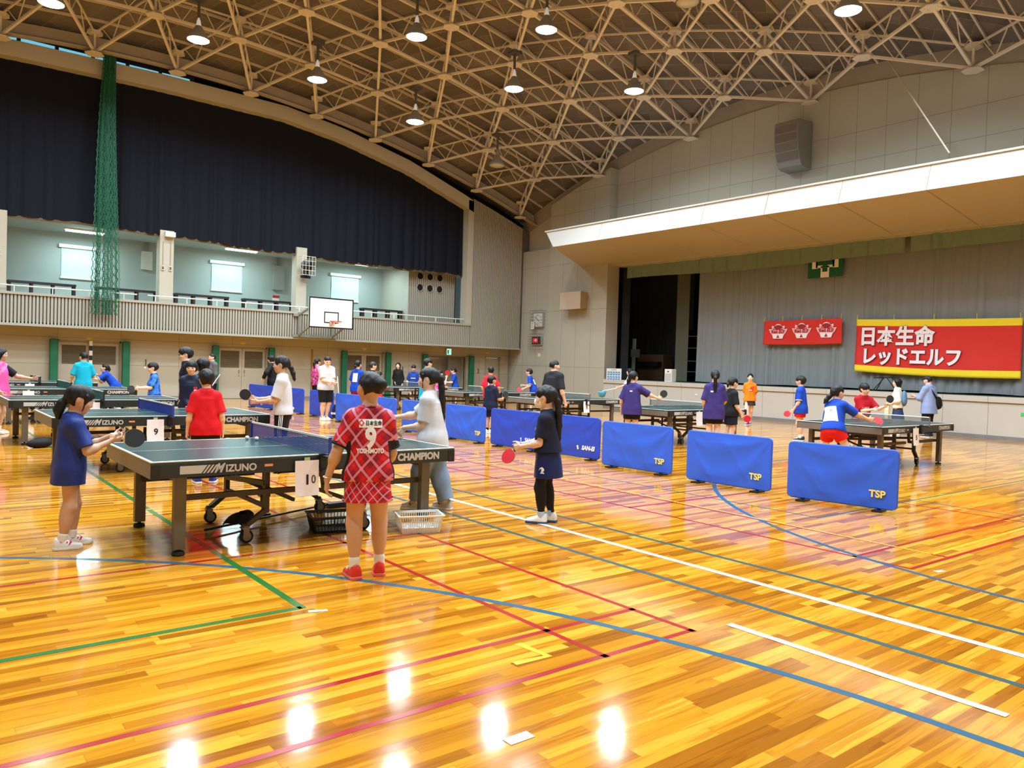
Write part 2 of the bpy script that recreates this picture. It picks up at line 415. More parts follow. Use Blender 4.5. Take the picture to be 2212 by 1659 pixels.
struct(mb.build('trim_eaves_back', M_edge))
# clerestory strip between beam and roof at the upper left
mb = MB(); mb.box((X0, YF+.5, 11.0), (8.4, YF+.56, 11.9))
M_sky = mat('clerestory_glass', (120,205,235), .3, emit=.7)
cw = struct(empty('window_1', (0, YF+.45, 0)))
mbf = MB(); mbg = MB()
for x in np.arange(-8.6, 8.2, 1.05):
    mbg.box((x+.06, .0, 11.35), (x+.99, .02, 11.47)); mbf.box((x-.05, -.06, 11.15), (x+.05, .03, 11.75))
mbf.box((X0, -.03, 11.46), (8.3, .04, 11.55)); mbf.box((X0, .02, 11.0), (8.3, .06, 11.9))
mbf.bar((X0, -.1, 11.62), (8.3, -.1, 11.62), .07, .07)
mbf.build('window_frame', mat('dark_window_frame', (58,62,70), .5), cw); mbg.build('pane', M_sky, cw)
# gallery: floor, ceiling, rear wall, columns
struct(MB().box((X0, YF+.15, 2.5), (X1, YG, 2.62)).build('floor_gallery', M_plain))
struct(MB().box((X0, YF+.55, 5.86), (X1, YG+.1, 6.0)).build('ceiling_gallery', M_gal))
WIN = [(4.68, 5.66), (9.95, 11.07), (15.13, 16.36)]
mb = MB(); cur = X0
for a, b in WIN+[(X1, X1)]:
    mb.box((cur, YG, 2.6), (a, YG+.2, 6.0)); cur = b
for a, b in WIN: mb.box((a, YG, 2.6), (b, YG+.2, 4.35)); mb.box((a, YG, 5.35), (b, YG+.2, 6.0))
struct(mb.build('wall_gallery', M_gal))
M_blind = mat('roller_blind', (196,214,216), .6, emit=.12); M_glow = mat('daylit_pane', (150,222,245), .4, emit=.8)  # daylight through the blinds put in as a faint glow of the cloth
for i, (a, b) in enumerate(WIN):
    t = struct(empty('window_%d' % (i+2), ((a+b)/2, YG, 4.85))); w = (b-a)/2
    MB().box((-w, .1, -.5), (w, .12, .5)).build('pane', M_glow, t)
    MB().grid(lambda u, v: (-w-.05+u*(2*w+.1), -.03+.01*math.sin(v*9), -.56+v*1.08), 1, 10).build('roller_blind', M_blind, t, solid=.004)
    MB().box((-w-.14, -.12, .48), (w+.12, 0, .6)).build('blind_cassette', M_white, t)
    MB().box((-w-.08, -.06, -.62), (w+.06, 0, -.56)).build('window_sill', M_white, t)
for i, (a, b) in enumerate([(2.25, 2.7), (7.2, 7.66), (12.2, 12.62)]):
    mb = MB(); mb.box((a, YF+.2, 2.6), (b, YF+.65, 5.95)); pass
    struct(mb.build('column_%d' % (i+1), M_plain))
# boxed-in corner room of the gallery with six round openings
mb = MB(); mb.mat(0); z0, z1 = 2.6, 5.95
mb.box((17.6, YL+.0, z0), (17.66, YG, z1)); mb.mat(1).box((17.66, YL+.06, z0), (20.1, YL+.2, z1)); mb.mat(0)
ribs(mb, 17.7, 20.1, YL+.06, z0, z1, .1, .065, .04)
box6 = struct(mb.build('wall_corner_room', [M_rib, M_ribdark]))
for r in range(2):
    for k in range(3):
        cx, cz = 18.2+k*.515, 5.45-r*.51
        Mx = Matrix.Translation((cx, YL+.02, cz)) @ Matrix.Rotation(PI/2, 4, 'X')
        o = MB().lathe([(.175, 0), (.175, .035), (.15, .035), (.15, 0)], 24, Mx, cap=False).mat(1).lathe([(.15, .006), (.0, .006)], 24, Mx, cap=False).build('round_vent', [M_rib, M_dark])
        tag(o, 'round black vent hole, %s of the %s row on the ribbed gallery corner' % (('left', 'middle', 'right')[k], ('upper', 'lower')[r]), 'vent', 'round vents on the gallery corner')
struct(MB().box((18.62, YG-.05, 2.6), (19.4, YG, 5.0)).build('door_6', mat('grey_leaf', (140,138,132), .5)))

# ------------------------------------------------------------------ stage wall
XS = 23.3
def wall_roof(name, x0, x1, ya, yb, z0, m, dz=-.1, n=40, xr=XS):
    mb = MB(); vs = []
    for y in np.linspace(ya, yb, n+1):
        zt = roof_z(xr, y)+dz
        vs += [(x0, y, z0), (x0, y, zt), (x1, y, zt), (x1, y, z0)]
    fs = []
    for i in range(n):
        for k in range(4): fs.append((4*i+k, 4*i+(k+1) % 4, 4*i+4+(k+1) % 4, 4*i+4+k))
    fs += [(0,3,2,1), (4*n, 4*n+1, 4*n+2, 4*n+3)]
    mb.add(vs, fs); return struct(mb.build(name, m))
wall_roof('wall_stage_pier', XS, XS+.7, 23.05, 26.75, 0, M_wall_y, dz=-.05)
mb = MB(); mb.box((XS+.12, 26.75, 0), (XS+.8, YL+.4, 7.02)); mb.box((XS, 26.75, 0), (XS+.2, 28.3, 1.62)); struct(mb.build('wall_stage_side', M_wall_y))
wall_roof('wall_stage_corner', XS+.5, XS+.8, 26.75, YF+.4, 7.0, M_plain)
wall_roof('wall_stage_upper', XS+.4, XS+.7, Y0, 23.05, 5.9, M_wall_y)
mb = MB(); vs = []; n = 50
for y in np.linspace(Y0, YF+.5, n+1):
    vs += [(XS+.45, y, roof_z(XS, y)-.2), (XS+.45, y, deck_z(XS+.4, y)+.1), (XS+.6, y, deck_z(XS+.4, y)+.1), (XS+.6, y, roof_z(XS, y)-.2)]
mb.add(vs, [(4*i+k, 4*i+(k+1) % 4, 4*i+4+(k+1) % 4, 4*i+4+k) for i in range(n) for k in range(4)])
struct(mb.build('trim_eaves_stage', M_edge))
# canopy over the stage: leaning white fascia, soffit falling back to the wall
mb = MB(); FT = (20.62, 23.95, 7.04); FB = (20.4, 23.25, 6.36)
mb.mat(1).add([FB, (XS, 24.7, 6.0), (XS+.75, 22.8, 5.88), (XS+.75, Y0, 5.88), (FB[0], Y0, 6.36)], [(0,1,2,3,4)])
mb.mat(0).add([FT, FB, (FB[0], Y0, FB[2]), (FT[0], Y0, FT[2])], [(0,1,2,3)])
mb.add([FT, (XS, 24.7, 7.04), (XS, 24.7, 6.0), FB], [(0,1,2,3)])
mb.add([FT, (XS, 24.7, 7.04), (XS+.75, 24.0, 7.04), (XS+.75, Y0, 7.04), (FT[0], Y0, 7.04)], [(0,1,2,3,4)])
mb.box((FT[0]-.06, Y0, 7.04), (FT[0]+.06, FT[1]+.02, 7.09))
for y in np.arange(Y0+1.2, 22.8, 2.35): mb.mat(2).add([(FT[0]-.004, y-.008, 7.03), (FT[0]-.004, y+.008, 7.03), (FB[0]-.004, y+.008, 6.36), (FB[0]-.004, y-.008, 6.36)], [(0,1,2,3)]).add([(FB[0], y-.006, 6.357), (FB[0], y+.006, 6.357), (XS+.7, y+.006, 5.876), (XS+.7, y-.006, 5.876)], [(0,1,2,3)])
struct(mb.build('ceiling_canopy', [M_fascia, M_soffit, mat('canopy_joint', (150,132,104), .7)]))
# stage platform
mb = MB(); mb.box((XS, Y0, 0), (XS+.2, 23.05, 1.0)); mb.box((XS-.05, Y0, 1.0), (XS+.3, 23.05, 1.15))
struct(mb.build('wall_stage_front', M_stage_front))
struct(MB().box((XS-.015, Y0, 0), (XS, 23.05, .1)).box((XS+.1, 26.75, 0), (XS+.12, 28.8, .1)).build('baseboard_stage', M_base))
M_stfl = mat('stage_floor_cloth', (40,62,52), .7)
struct(MB().box((XS+.3, Y0, 1.0), (XS+7, 26, 1.16)).build('floor_stage', M_stfl))
M_stage_in = mat('stage_black_drape', (20,22,22), .95)
mb = MB(); mb.box((XS+6.5, Y0, 1.0), (XS+6.7, 26.2, 9)); mb.box((XS+.7, 26.0, 1.0), (XS+7, 26.2, 9)); mb.box((XS+.7, Y0, 8.8), (XS+7, 26.2, 9)); mb.box((XS, Y0-.2, 0), (XS+7, Y0, 9))
struct(mb.build('wall_stage_interior', M_stage_in))
# walls behind the camera and at the left
wl = panel_mat('side_wall_board', (176,170,152), 'Y', 1.9, 0, (2.07,))
struct(MB().box((X0-.3, Y0-.3, 0), (X0, YG, 14.8)).build('wall_left', wl))
struct(MB().box((X0-.3, Y0-.3, 0), (XS+.3, Y0, 14.8)).build('wall_front', M_wall))
struct(MB().box((X0-.3, YG+.2, 0), (XS+.6, YG+.4, 14.0)).box((X0-.3, YF+.62, 6.0), (XS+.6, YF+.8, 14.0)).build('wall_outer', M_dark))

# ------------------------------------------------------------------ roof deck
M_deck, nt, b = nt_new('roof_deck'); L = nt.links.new
tc = N(nt, 'ShaderNodeTexCoord'); br = N(nt, 'ShaderNodeTexBrick', i_Scale=1.0)
br.inputs['Brick Width'].default_value = 1.82; br.inputs['Row Height'].default_value = .62; br.inputs['Mortar Size'].default_value = .012
br.inputs['Color1'].default_value = rgb(140,132,126); br.inputs['Color2'].default_value = rgb(112,106,102); br.inputs['Mortar'].default_value = rgb(156,150,142)
mp = N(nt, 'ShaderNodeMapping'); mp.inputs['Rotation'].default_value = (0, 0, R(60)); L(tc.outputs['Object'], mp.inputs[0]); L(mp.outputs[0], br.inputs['Vector'])
no = N(nt, 'ShaderNodeTexNoise', i_Scale=22.0, i_Detail=6.0); L(tc.outputs['Object'], no.inputs['Vector'])
L(mixc(nt, mth(nt, 'MULTIPLY', no.outputs['Fac'], .7), br.outputs['Color'], rgb(80,74,70)), b.inputs['Base Color']); b.inputs['Roughness'].default_value = .95
mb = MB(); xa, xb, ya, yb = X0-.4, XS+1.0, Y0-.5, YF+.7
mb.grid(lambda u, v: (xa+u*(xb-xa), ya+v*(yb-ya), deck_z(xa+u*(xb-xa), ya+v*(yb-ya))), 36, 34)
struct(mb.build('ceiling', M_deck, smooth=True, solid=.08))
# ------------------------------------------------------------------ roof space frame
M_steel = mat('tan_steel', (228,218,204), .55, var=.06, vs_=2.0)
M_purlin = mat('purlin_steel', (214,204,190), .6)
ROWY = [28.15,25.85,23.6,21.4,19.1,16.7,14.25,11.75,9.2,6.8,4.5,2.3,.2]
ROWS = [2.53,2.565,2.625,2.655,2.68,2.7,2.7,2.68,2.66,2.64,2.62,2.58,2.54]
def node(r, n):
    x = 7.43+(n+(.5 if r % 2 else 0))*ROWS[r]; y = ROWY[r]
    return Vector((x, y, roof_z(x, y)-.2))
NODES = {}
for r in range(13):
    for n in range(-8, 8):
        p = node(r, n)
        if X0+.2 < p.x < XS+.35: NODES[(r, n)] = p
MEM = []
for (r, n) in NODES:
    nb = [(r, n+1), (r+1, n), (r+1, n+(1 if r % 2 else -1))]
    for q in nb:
        if q in NODES and not (r == 0 and q[0] == 0): MEM.append(((r, n), q))
CM = cam.matrix_world.inverted()
def pix(p):
    c = CM @ Vector(p)
    if c.z > -.3: return None
    return (1106+FPX*c.x/-c.z, 829.5-FPX*c.y/-c.z)
def seen(p, pad=60):
    q = pix(p); return q is not None and -pad < q[0] < 2212+pad and -pad < q[1] < 1659+pad
UPV = Vector((0,0,1))
def girder(mb, a, b):
    A, B = NODES[a], NODES[b]; up = Vector((0,0,.62))
    mb.bar(A, B, .08, .07); mb.bar(A+up, B+up, .05, .05)
    for p, q in ((.3,.12),(.3,.44),(.7,.56),(.7,.88)): mb.bar(A.lerp(B, p), A.lerp(B, q)+up, .026, .026)
sf = tag(empty('space_frame', (7, 14.3, 13.0)), 'tan steel space frame of triangular lattice girders under the dark roof deck', 'roof truss')
def at_root(o, root):
    o.parent = root; o.matrix_parent_inverse = root.matrix_basis.inverted(); return o
vis = []; rest = MB()
for a, b in MEM:
    m_ = (NODES[a]+NODES[b])/2
    if seen(m_): vis.append(((NODES[a]-NODES[b]).length/max(1, m_.length), a, b))
    else: girder(rest, a, b)
vis.sort(reverse=True)
for i, (_, a, b) in enumerate(vis):
    if i < 100:
        g = MB(); girder(g, a, b); at_root(g.build('lattice_girder', M_steel), sf)
    else: girder(rest, a, b)
o = at_root(rest.build('lattice_girders', M_steel), sf); o['kind'] = 'stuff'
hub = MB(); nh = 0
for k, p in NODES.items():
    hb = MB() if seen(p) and nh < 100 else hub
    poly = [(.29*math.cos(R(60*i)), .29*math.sin(R(60*i))) for i in range(6)]
    Mx = Matrix.Translation(p)
    hb.prism(poly, -.075, -.045, Mx).prism([(x*.8, y*.8) for x, y in poly], .56, .66, Mx).box((-.03,-.03,-.05), (.03,.03,.6), Mx)
    for i in range(6):
        for rr in (.1, .17): hb.prism([(rr*math.cos(R(60*i+12*s_))+.012*math.cos(t), rr*math.sin(R(60*i+12*s_))+.012*math.sin(t)) for s_ in (1,) for t in (0, 2, 4)], -.085, -.075, Mx)
    if hb is not hub: at_root(hb.build('hub_plate', M_steel), sf); nh += 1
o = at_root(hub.build('hub_plates', M_steel), sf); o['kind'] = 'stuff'
for y in np.arange(1.0, 28.7, .79):
    pm = MB(); xs = np.linspace(X0, XS+.4, 15)
    for i in range(14):
        pm.bar((xs[i], y, deck_z(xs[i], y)-.09), (xs[i+1], y, deck_z(xs[i+1], y)-.09), .05, .08)
    at_root(pm.build('purlin', M_purlin), sf)
# ------------------------------------------------------------------ high-bay lamps
M_shade = mat('lamp_shade_grey', (150,152,148), .4, metal=.2); M_lampw = mat('lamp_neck_lit', (236,236,230), .4, emit=.25)  # white necks given a faint glow of their own above lit lamps
M_lens = mat('lamp_glow', (255,252,240), .3, emit=14.0); M_lensoff = mat('lamp_glass_off', (196,190,170), .25)
def make_lamp():
    t = empty('pendant_lamp')
    MB().lathe([(.325,0), (.33,.02), (.29,.09), (.2,.24), (.12,.36), (.09,.42), (.075,.42), (.1,.35), (.19,.23), (.28,.08), (.315,.0)], 28, cap=False).build('shade', M_shade, t, smooth=True)
    MB().lathe([(.31,.025), (.27,-.02), (.16,-.05), (.0,-.06)], 28, cap=False).build('lens', M_lens, t, smooth=True)
    MB().lathe([(.095,.41), (.07,.47), (.05,.6), (.03,.62), (.03,.66)], 16).build('neck', M_lampw, t, smooth=True)
    MB().lathe([(.045,.66), (.045,1.2)], 10).box((-.17,-.17,1.18), (.17,.17,1.27)).build('stem', mat('lamp_stem', (86,84,80), .5), t)
    ld = bpy.data.lights.new('high_bay_light', 'AREA'); ld.shape = 'DISK'; ld.size = .56; ld.energy = LAMP_W; ld.color = LAMP_C; ld.spread = R(150)
    lo = bpy.data.objects.new('high_bay_light', ld); COL.objects.link(lo); lo.parent = t; lo.location = (0,0,-.07)
    return t
lamp0 = make_lamp(); first = True
OFF = (18.68, 24.6)
ROWN = ['nearest the curtain wall', 'second from the curtain wall', 'third from the curtain wall', 'fourth from the curtain wall', 'fifth from the curtain wall', 'sixth from the curtain wall', 'farthest from the curtain wall']
ORD = ['first', 'second', 'third', 'fourth', 'fifth', 'sixth', 'seventh', 'eighth', 'ninth']
for ri, (y, xb_, k0, k1) in enumerate(LAMP_ROWS):
    xs = [xb_+k*3.87 for k in range(k0, k1+1)]
    xs = [x for x in xs if X0+1 < x < (20 if ri == 3 else 21.5)]
    for j, x in enumerate(xs):
        o = lamp0 if first else copy_tree(lamp0); first = False
        yy = y+(.02*(x-7) if ri == 0 else 0)
        o.location = (x, yy, roof_z(x, yy)-1.5)
        tag(o, 'lit grey bell-shaped lamp, %s from the stage in the row %s' % (ORD[len(xs)-1-j], ROWN[ri]), 'lamp', 'bell-shaped lamps under the roof')
        if (ri in (0, 3)) and j == len(xs)-1:
            o['label'] = 'unlit grey bell-shaped lamp '+('hanging in the far corner near the stage' if ri == 0 else 'at the top edge of the picture above the stage canopy')
            for ch in list(o.children):
                if ch.type == 'LIGHT': bpy.data.objects.remove(ch)
                elif ch.name.startswith('lens'): ch.data = ch.data.copy(); ch.data.materials[0] = M_lensoff
                elif ch.name.startswith('neck'): ch.data = ch.data.copy(); ch.data.materials[0] = mat('lamp_neck_off', (150,150,144), .4)  # neck colour darkened where the lamp is off
# gallery tubes
M_tube = mat('tube_glow', (225,255,250), .3, emit=9.0)
for i, x0 in enumerate((4.75, 10.2, 15.6)):
    t = tag(empty('tube_light', (x0+.4, 30.6, 5.86)), 'lit white fluorescent tube on the gallery ceiling above the %s blind window' % ('left', 'middle', 'right')[i], 'ceiling light', 'gallery tube lights')
    MB().box((-.64,-.1,-.06), (.64,.1,0)).build('housing', M_white, t)
    MB().tube([(-.6,-.05,-.09), (.6,-.05,-.09)], .024, 8).tube([(-.6,.05,-.09), (.6,.05,-.09)], .024, 8).build('tube', M_tube, t)
    ld = bpy.data.lights.new('tube_glow', 'AREA'); ld.shape = 'RECTANGLE'; ld.size = 1.25; ld.size_y = .2; ld.energy = TUBE_W; ld.color = TUBE_C
    lo = bpy.data.objects.new('tube_glow', ld); COL.objects.link(lo); lo.parent = t; lo.location = (0,0,-.125)

# ------------------------------------------------------------------ big dark curtain over the gallery opening
M_navy = mat('navy_blackout_cloth', (15,19,31), .85, var=.15, spec=.25)
def pleats(name, m, axis, fixed, a, b, ztop, zbot, n, amp, seed, nz=10, parent=None, flare=1.0, round_=1.0):
    """a hanging pleated cloth along axis from a to b"""
    rnd = random.Random(seed); W = []; u = 0
    while u < 1.0:
        w = (1.0/n)*rnd.uniform(.5, 1.5); W.append((u, min(1, u+w), rnd.uniform(.4, 1.0))); u += w
    nu = n*(8 if round_ == 1.0 else 16); mb = MB()
    def fn(uu, v):
        d = 0
        for (p, q, k) in W:
            if p <= uu <= q:
                t = (uu-p)/(q-p+1e-9); d = k*(abs(math.sin(PI*t))**(.6*round_)); break
        s = a+(b-a)*uu; zt = ztop(s) if callable(ztop) else ztop; zb = zbot(s) if callable(zbot) else zbot
        z = zt+(zb-zt)*v; off = -amp*d*(.35+.65*v*flare)
        return (s, fixed+off, z) if axis == 'X' else (fixed+off, s, z)
    mb.grid(fn, nu, nz)
    return mb.build(name, m, parent, smooth=True)
cz = lambda x: float(np.interp(x, [-9,2.5,6,11.35,15.3,18.5,20.1], [5.9,5.85,5.85,5.68,5.6,5.66,5.6]))+.02*math.sin(x*1.7)+.012*math.sin(x*4.3)
o = pleats('blackout_curtain', M_navy, 'X', YF+.38, X0+.1, 20.12, lambda x: arch_lo(x)+.25, cz, 62, .16, 5, 12)
tag(o, 'huge dark navy pleated blackout curtain hung under the arched beam above the gallery', 'curtain')
mb = MB(); xs = np.linspace(X0+.1, 20.1, 160)
for i in range(159): mb.bar((xs[i], YF+.34, cz(xs[i])-.03), (xs[i+1], YF+.34, cz(xs[i+1])-.03), .02, .09)
tag(mb.build('curtain_hem_weight', mat('brown_hem_band', (92,74,46), .7, var=.3, vs_=9.0), o), 'brown weighted hem band')

# green gathered ball net
M_gnet = mat('green_net_cord', (10,96,66), .6, var=.2)
g = MB(); rnd = random.Random(2)
for k in range(110):
    a = rnd.uniform(0, 2*PI); rr = math.sqrt(rnd.random()); pts = []
    ph = rnd.uniform(0, 6)
    for i in range(61):
        z = 11.75-i*(8.9/60); f = (11.75-z)/8.9
        w = .17+.25*min(1, f*1.15); cx = 5.42+.06*f-.04*math.sin(f*5)-.12*f
        zig = (.008+.022*f)*(1 if (i+k) % 2 else -1)
        pts.append((cx+math.cos(a)*rr*w+zig, 28.45+math.sin(a)*rr*w*.45+.01*math.sin(ph+i), z))
    if k > 55: pts = pts[:int(61*(.66+.1*rnd.random()))]
    g.tube(pts, .009 if k < 40 else .007, 4, cap=False)
tag(g.build('ball_net', M_gnet), 'tall green gathered ball net hanging in front of the dark curtain', 'net')

# ------------------------------------------------------------------ gallery fittings
M_rail = mat('white_rail', (226,226,218), .4)
for i, (a, b) in enumerate(((X0+.1, 6.46), (6.8, 20.1))):
    t = tag(empty('hand_rail', (a, YF+.06, 3.42)), ('long' if i else 'short')+' white tube hand rail on the parapet '+('from the column to the ribbed wall' if i else 'left of the gathered net gap'), 'railing', 'parapet hand rails')
    MB().tube([(0,0,.2), (b-a,0,.2)], .022, 8).build('top_rail', M_rail, t)
    for x in np.arange(.25, b-a, 1.05): MB().tube([(x,0,0), (x,0,.2)], .016, 6).build('post', M_rail, t)
M_bench = mat('dark_brown_wood', (46,36,32), .5)
BN = ['behind the rail at the far left of the gallery', 'between the gathered net and the left column', 'right of the left column under the middle window', 'left of the fan column in the gallery', 'right of the backboard near the corner vents']
for i, (a, b) in enumerate(((2.83,4.79), (5.4,7.4), (8.0,9.94), (10.51,12.55), (15.59,17.55))):
    t = tag(empty('high_bench', (a, 30.1, 2.62)), 'dark brown slatted stand '+BN[i], 'bench', 'dark stands in the gallery')
    w = b-a; MB().box((0,-.18,1.18), (w,.18,1.25)).build('top', M_bench, t)
    for k in range(4):
        x = .05+(w-.1)*k/3; MB().box((x-.04,-.15,0), (x+.04,-.08,1.18)).box((x-.04,.08,0), (x+.04,.15,1.18)).build('leg', M_bench, t)
    MB().box((0,.12,.05), (w,.16,.14)).build('foot_bar', M_bench, t)
M_cab = mat('cabinet_enamel', (206,208,196), .45)
for i, (a, b, z0, z1) in enumerate(((7.27,7.65,4.8,5.5), (12.4,12.88,4.48,5.5))):
    t = tag(empty('distribution_box', ((a+b)/2, YG, z0)), ('small cream' if i == 0 else 'tall grey')+' electrical box on the gallery wall', 'cabinet')
    w = (b-a)/2; MB().box((-w,-.16,0), (w,0,z1-z0)).build('box_body', M_cab if i == 0 else mat('cabinet_grey', (150,156,150), .5), t, bevel=.01)
    for k in (-.06, 0, .06): MB().tube([(k,-.06,z1-z0), (k,-.06,5.9-z0)], .014, 6).build('conduit', M_metal, t)
t = tag(empty('ac_box', (7.5, YF+.12, 5.72)), 'small white box unit on top of the left gallery column', 'air conditioner')  # white AC box, carries no lamp
MB().box((-.17,-.1,0), (.17,.08,.17)).build('housing', M_white, t, bevel=.01)
for i, x in enumerate((2.5, 7.3, 7.55)):
    o = MB().box((-.045,-.04,0), (.045,0,.16)).mat(1).box((-.03,-.045,.03), (.03,-.04,.13)).mat(2).box((-.008,-.015,.16), (.008,0,1.0)).build('wall_switch', [M_cab, mat('brass_dark', (96,80,50), .5), M_metal])
    o.location = (x, YF+.2, 4.55); tag(o, 'small brass switch box on the '+('leftmost column at the picture edge', 'left side of the left gallery column', 'right side of the left gallery column')[i], 'switch', 'switches on the gallery columns')
t = tag(empty('caged_wall_fan', (12.5, YF+.05, 4.85)), 'black wall fan behind a white wire cage on the gallery column', 'fan')
mb = MB()
for k in range(5): mb.tube([(-.26+k*.13,-.35,0), (-.26+k*.13,-.35,.72)], .008, 5); mb.tube([(-.26,-.35,k*.18), (.26,-.35,k*.18)], .008, 5)
for s in (-.26, .26):
    for z in (0,.36,.72): mb.tube([(s,-.35,z), (s,.1,z)], .008, 5)
mb.build('cage', M_rail, t)
Mx = Matrix.Translation((0,-.12,.38)) @ Matrix.Rotation(PI/2, 4, 'X')
MB().lathe([(.22,0), (.24,.02), (.22,.1), (.08,.16), (.08,.2)], 20, Mx).box((-.09,-.15,-.02), (.09,.02,.26)).build('fan_head', M_black, t)
MB().box((-.2,-.06,-.1), (.2,0,.0)).build('bracket', M_black, t)
sg = MB().box((0,-.03,0), (.3,0,.3)).mat(1).box((0,-.035,.19), (.3,-.03,.3)).build('fire_equipment_sign', [M_white, mat('sign_red', (196,40,36), .5)])
sg.location = (12.42, YG, 3.95); tag(sg, 'small red and white fire equipment sign under the tall grey box', 'sign')
t = tag(empty('fire_extinguisher', (12.6, YG-.25, 2.62)), 'dark red fire extinguisher on the gallery floor under the sign', 'fire extinguisher')
MB().lathe([(.07,0), (.075,.05), (.075,.4), (.03,.48), (.03,.55)], 14).build('cylinder', mat('sign_red', (196,40,36), .5), t, smooth=True); MB().box((-.02,-.1,.52), (.02,.03,.56)).build('handle', M_black, t)
# padded green door posts
M_pad = mat('green_vinyl_pad', (4,98,66), .55, var=.08, bump=.15, bs=20)
PN = ['left of the leftmost doors', 'right of the leftmost doors', 'left of the double doors behind the red shirt', 'right of the double doors by the white-shirted girl', 'left of the double doors behind the plaid player', 'right of the double doors behind the plaid player', 'left of the open doorway', 'right of the open doorway under the exit sign']
for i, x in enumerate((4.09, 6.27, 9.32, 11.46, 14.54, 16.61, 18.46, 21.0)):
    o = MB().box((-.12,-.16,.03), (.12,-.005,2.0)).build('padded_post', M_pad, bevel=.03)
    o.location = (x, YL-.1, 0)
    tag(o, 'green vinyl padded post '+PN[i], 'padding', 'green padded posts along the back wall')
    MB().box((-.1,-.1,.03), (.1,0,1.98)).build('mount', M_frame, o).location = (0,.1,0)
t = tag(empty('exit_sign', (19.77, YL-.02, 1.99)), 'lit pale green exit sign above the open doorway', 'sign')
MB().box((-.13,-.1,0), (.13,0,.3)).build('housing', M_white, t, bevel=.01)
pn = MB().box((-.115,-.105,.02), (.115,-.1,.28)).build('face', mat('exit_glow', (150,240,214), .4, emit=1.2), t)
MB().box((-.09,-.108,.05), (-.02,-.105,.24)).ball((.04,-.107,.21), (.02,.003,.02), 8).bar((.04,-.107,.19), (.02,-.107,.11), .03, .003).bar((.02,-.107,.11), (.07,-.107,.05), .02, .003).bar((.02,-.107,.11), (-.01,-.107,.05), .02, .003).bar((.04,-.107,.18), (.08,-.107,.13), .015, .003).build('pictogram', mat('exit_green', (10,130,84), .5), pn)
for i, (x, z, w, lab) in enumerate(((5.17,2.05,.16,'yellow notice above the leftmost doors'), (10.4,2.12,.2,'yellow notice above the doors behind the grey sweater'), (15.55,2.1,.17,'yellow notice above the doors behind the plaid player'), (22.05,2.17,.2,'yellow and white notice above the single door in the corner'))):
    o = MB().box((-w/2,-.006,-.04), (w/2,0,.04)).build('paper_notice', mat('notice_yellow', (226,196,92), .7)); o.location = (x, YL-.001, z); tag(o, 'small '+lab, 'notice')
o = MB().box((-.03,-.05,0), (.03,0,1.98)).build('wooden_pole', mat('varnished_pole', (168,118,44), .5)); o.location = (13.2, YL-.002, .02); tag(o, 'varnished wooden pole leaning flat on the back wall behind the floral shirt', 'pole')
mb = MB()
for k in range(12): mb.mat(k % 2).box((-.05,-.05,k*.165), (.05,0,k*.165+.165))
o = mb.build('banded_pole', [M_black, M_white]); o.location = (5.2, YL-.03, .0); tag(o, 'black and white banded post between the two leaves of the leftmost doors', 'pole')
for i, (x, lab) in enumerate(((6.95,'right of the second green post'), (17.4,'between the right double doors and the open doorway'), (21.5,'between the open doorway and the corner door'))):
    o = MB().tube([(0,-.01,0), (0,-.06,.01), (0,-.06,.19), (0,-.01,.2)], .014, 8).build('wall_pull', mat('bronze_pull', (92,78,56), .4, metal=.7)); o.location = (x, YL, 1.2); tag(o, 'small bronze pull handle '+lab, 'handle', 'pull handles on the back wall')
# ------------------------------------------------------------------ basketball goal
t = tag(empty('basketball_goal', (13.0, 27.5, 2.79)), 'white basketball backboard with black border fixed to the gallery front', 'basketball hoop')
bd = MB().box((-.915,-.02,0), (.915,.02,1.16)).build('backboard', mat('backboard_white', (238,236,224), .4), t)
mb = MB()
for (x0,z0,x1,z1) in ((-.915,0,-.865,1.16), (.865,0,.915,1.16), (-.865,0,.865,.05), (-.865,1.11,.865,1.16), (-.3,.2,-.26,.63), (.26,.2,.3,.63), (-.26,.2,.26,.24), (-.26,.59,.26,.63)): mb.box((x0,-.024,z0), (x1,-.02,z1))
mb.build('border_marking', M_black, bd)
M_or = mat('hoop_orange', (196,84,44), .45)
rp = [(.225*math.cos(a), -.39+.225*math.sin(a), .26) for a in np.linspace(0, 2*PI, 29)]
rm = MB().tube(rp, .011, 8, cap=False).box((-.07,-.17,.18), (.07,-.02,.28)).bar((-.07,-.03,.12), (-.15,-.3,.25), .01, .01).bar((.07,-.03,.12), (.15,-.3,.25), .01, .01).build('rim', M_or, t)
g = MB()
for k in range(10):
    a = 2*PI*k/10; a2 = a+PI/10
    g.tube([(.225*math.cos(a), -.39+.225*math.sin(a), .25), (.19*math.cos(a2), -.39+.19*math.sin(a2), .15), (.15*math.cos(a), -.39+.15*math.sin(a), .06)], .005, 4)
g.build('net', M_white, rm)
M_gst = mat('goal_steel', (140,142,136), .5)
mb = MB()
for s in (-.78, .62):
    mb.bar((s,1.2,-.32), (s,1.2,.6), .1, .06).bar((s,1.2,-.3), (s,.05,.1), .06, .06).bar((s,1.2,.5), (s,.05,.8), .06, .06)
mb.bar((-1.0,1.18,-.3), (.8,1.18,-.3), .06, .09).bar((-.8,.05,.1), (.7,.05,.1), .05, .05).bar((-1.0,1.2,.5), (-.7,1.2,.5), .08, .1)
mb.build('support_frame', M_gst, t)
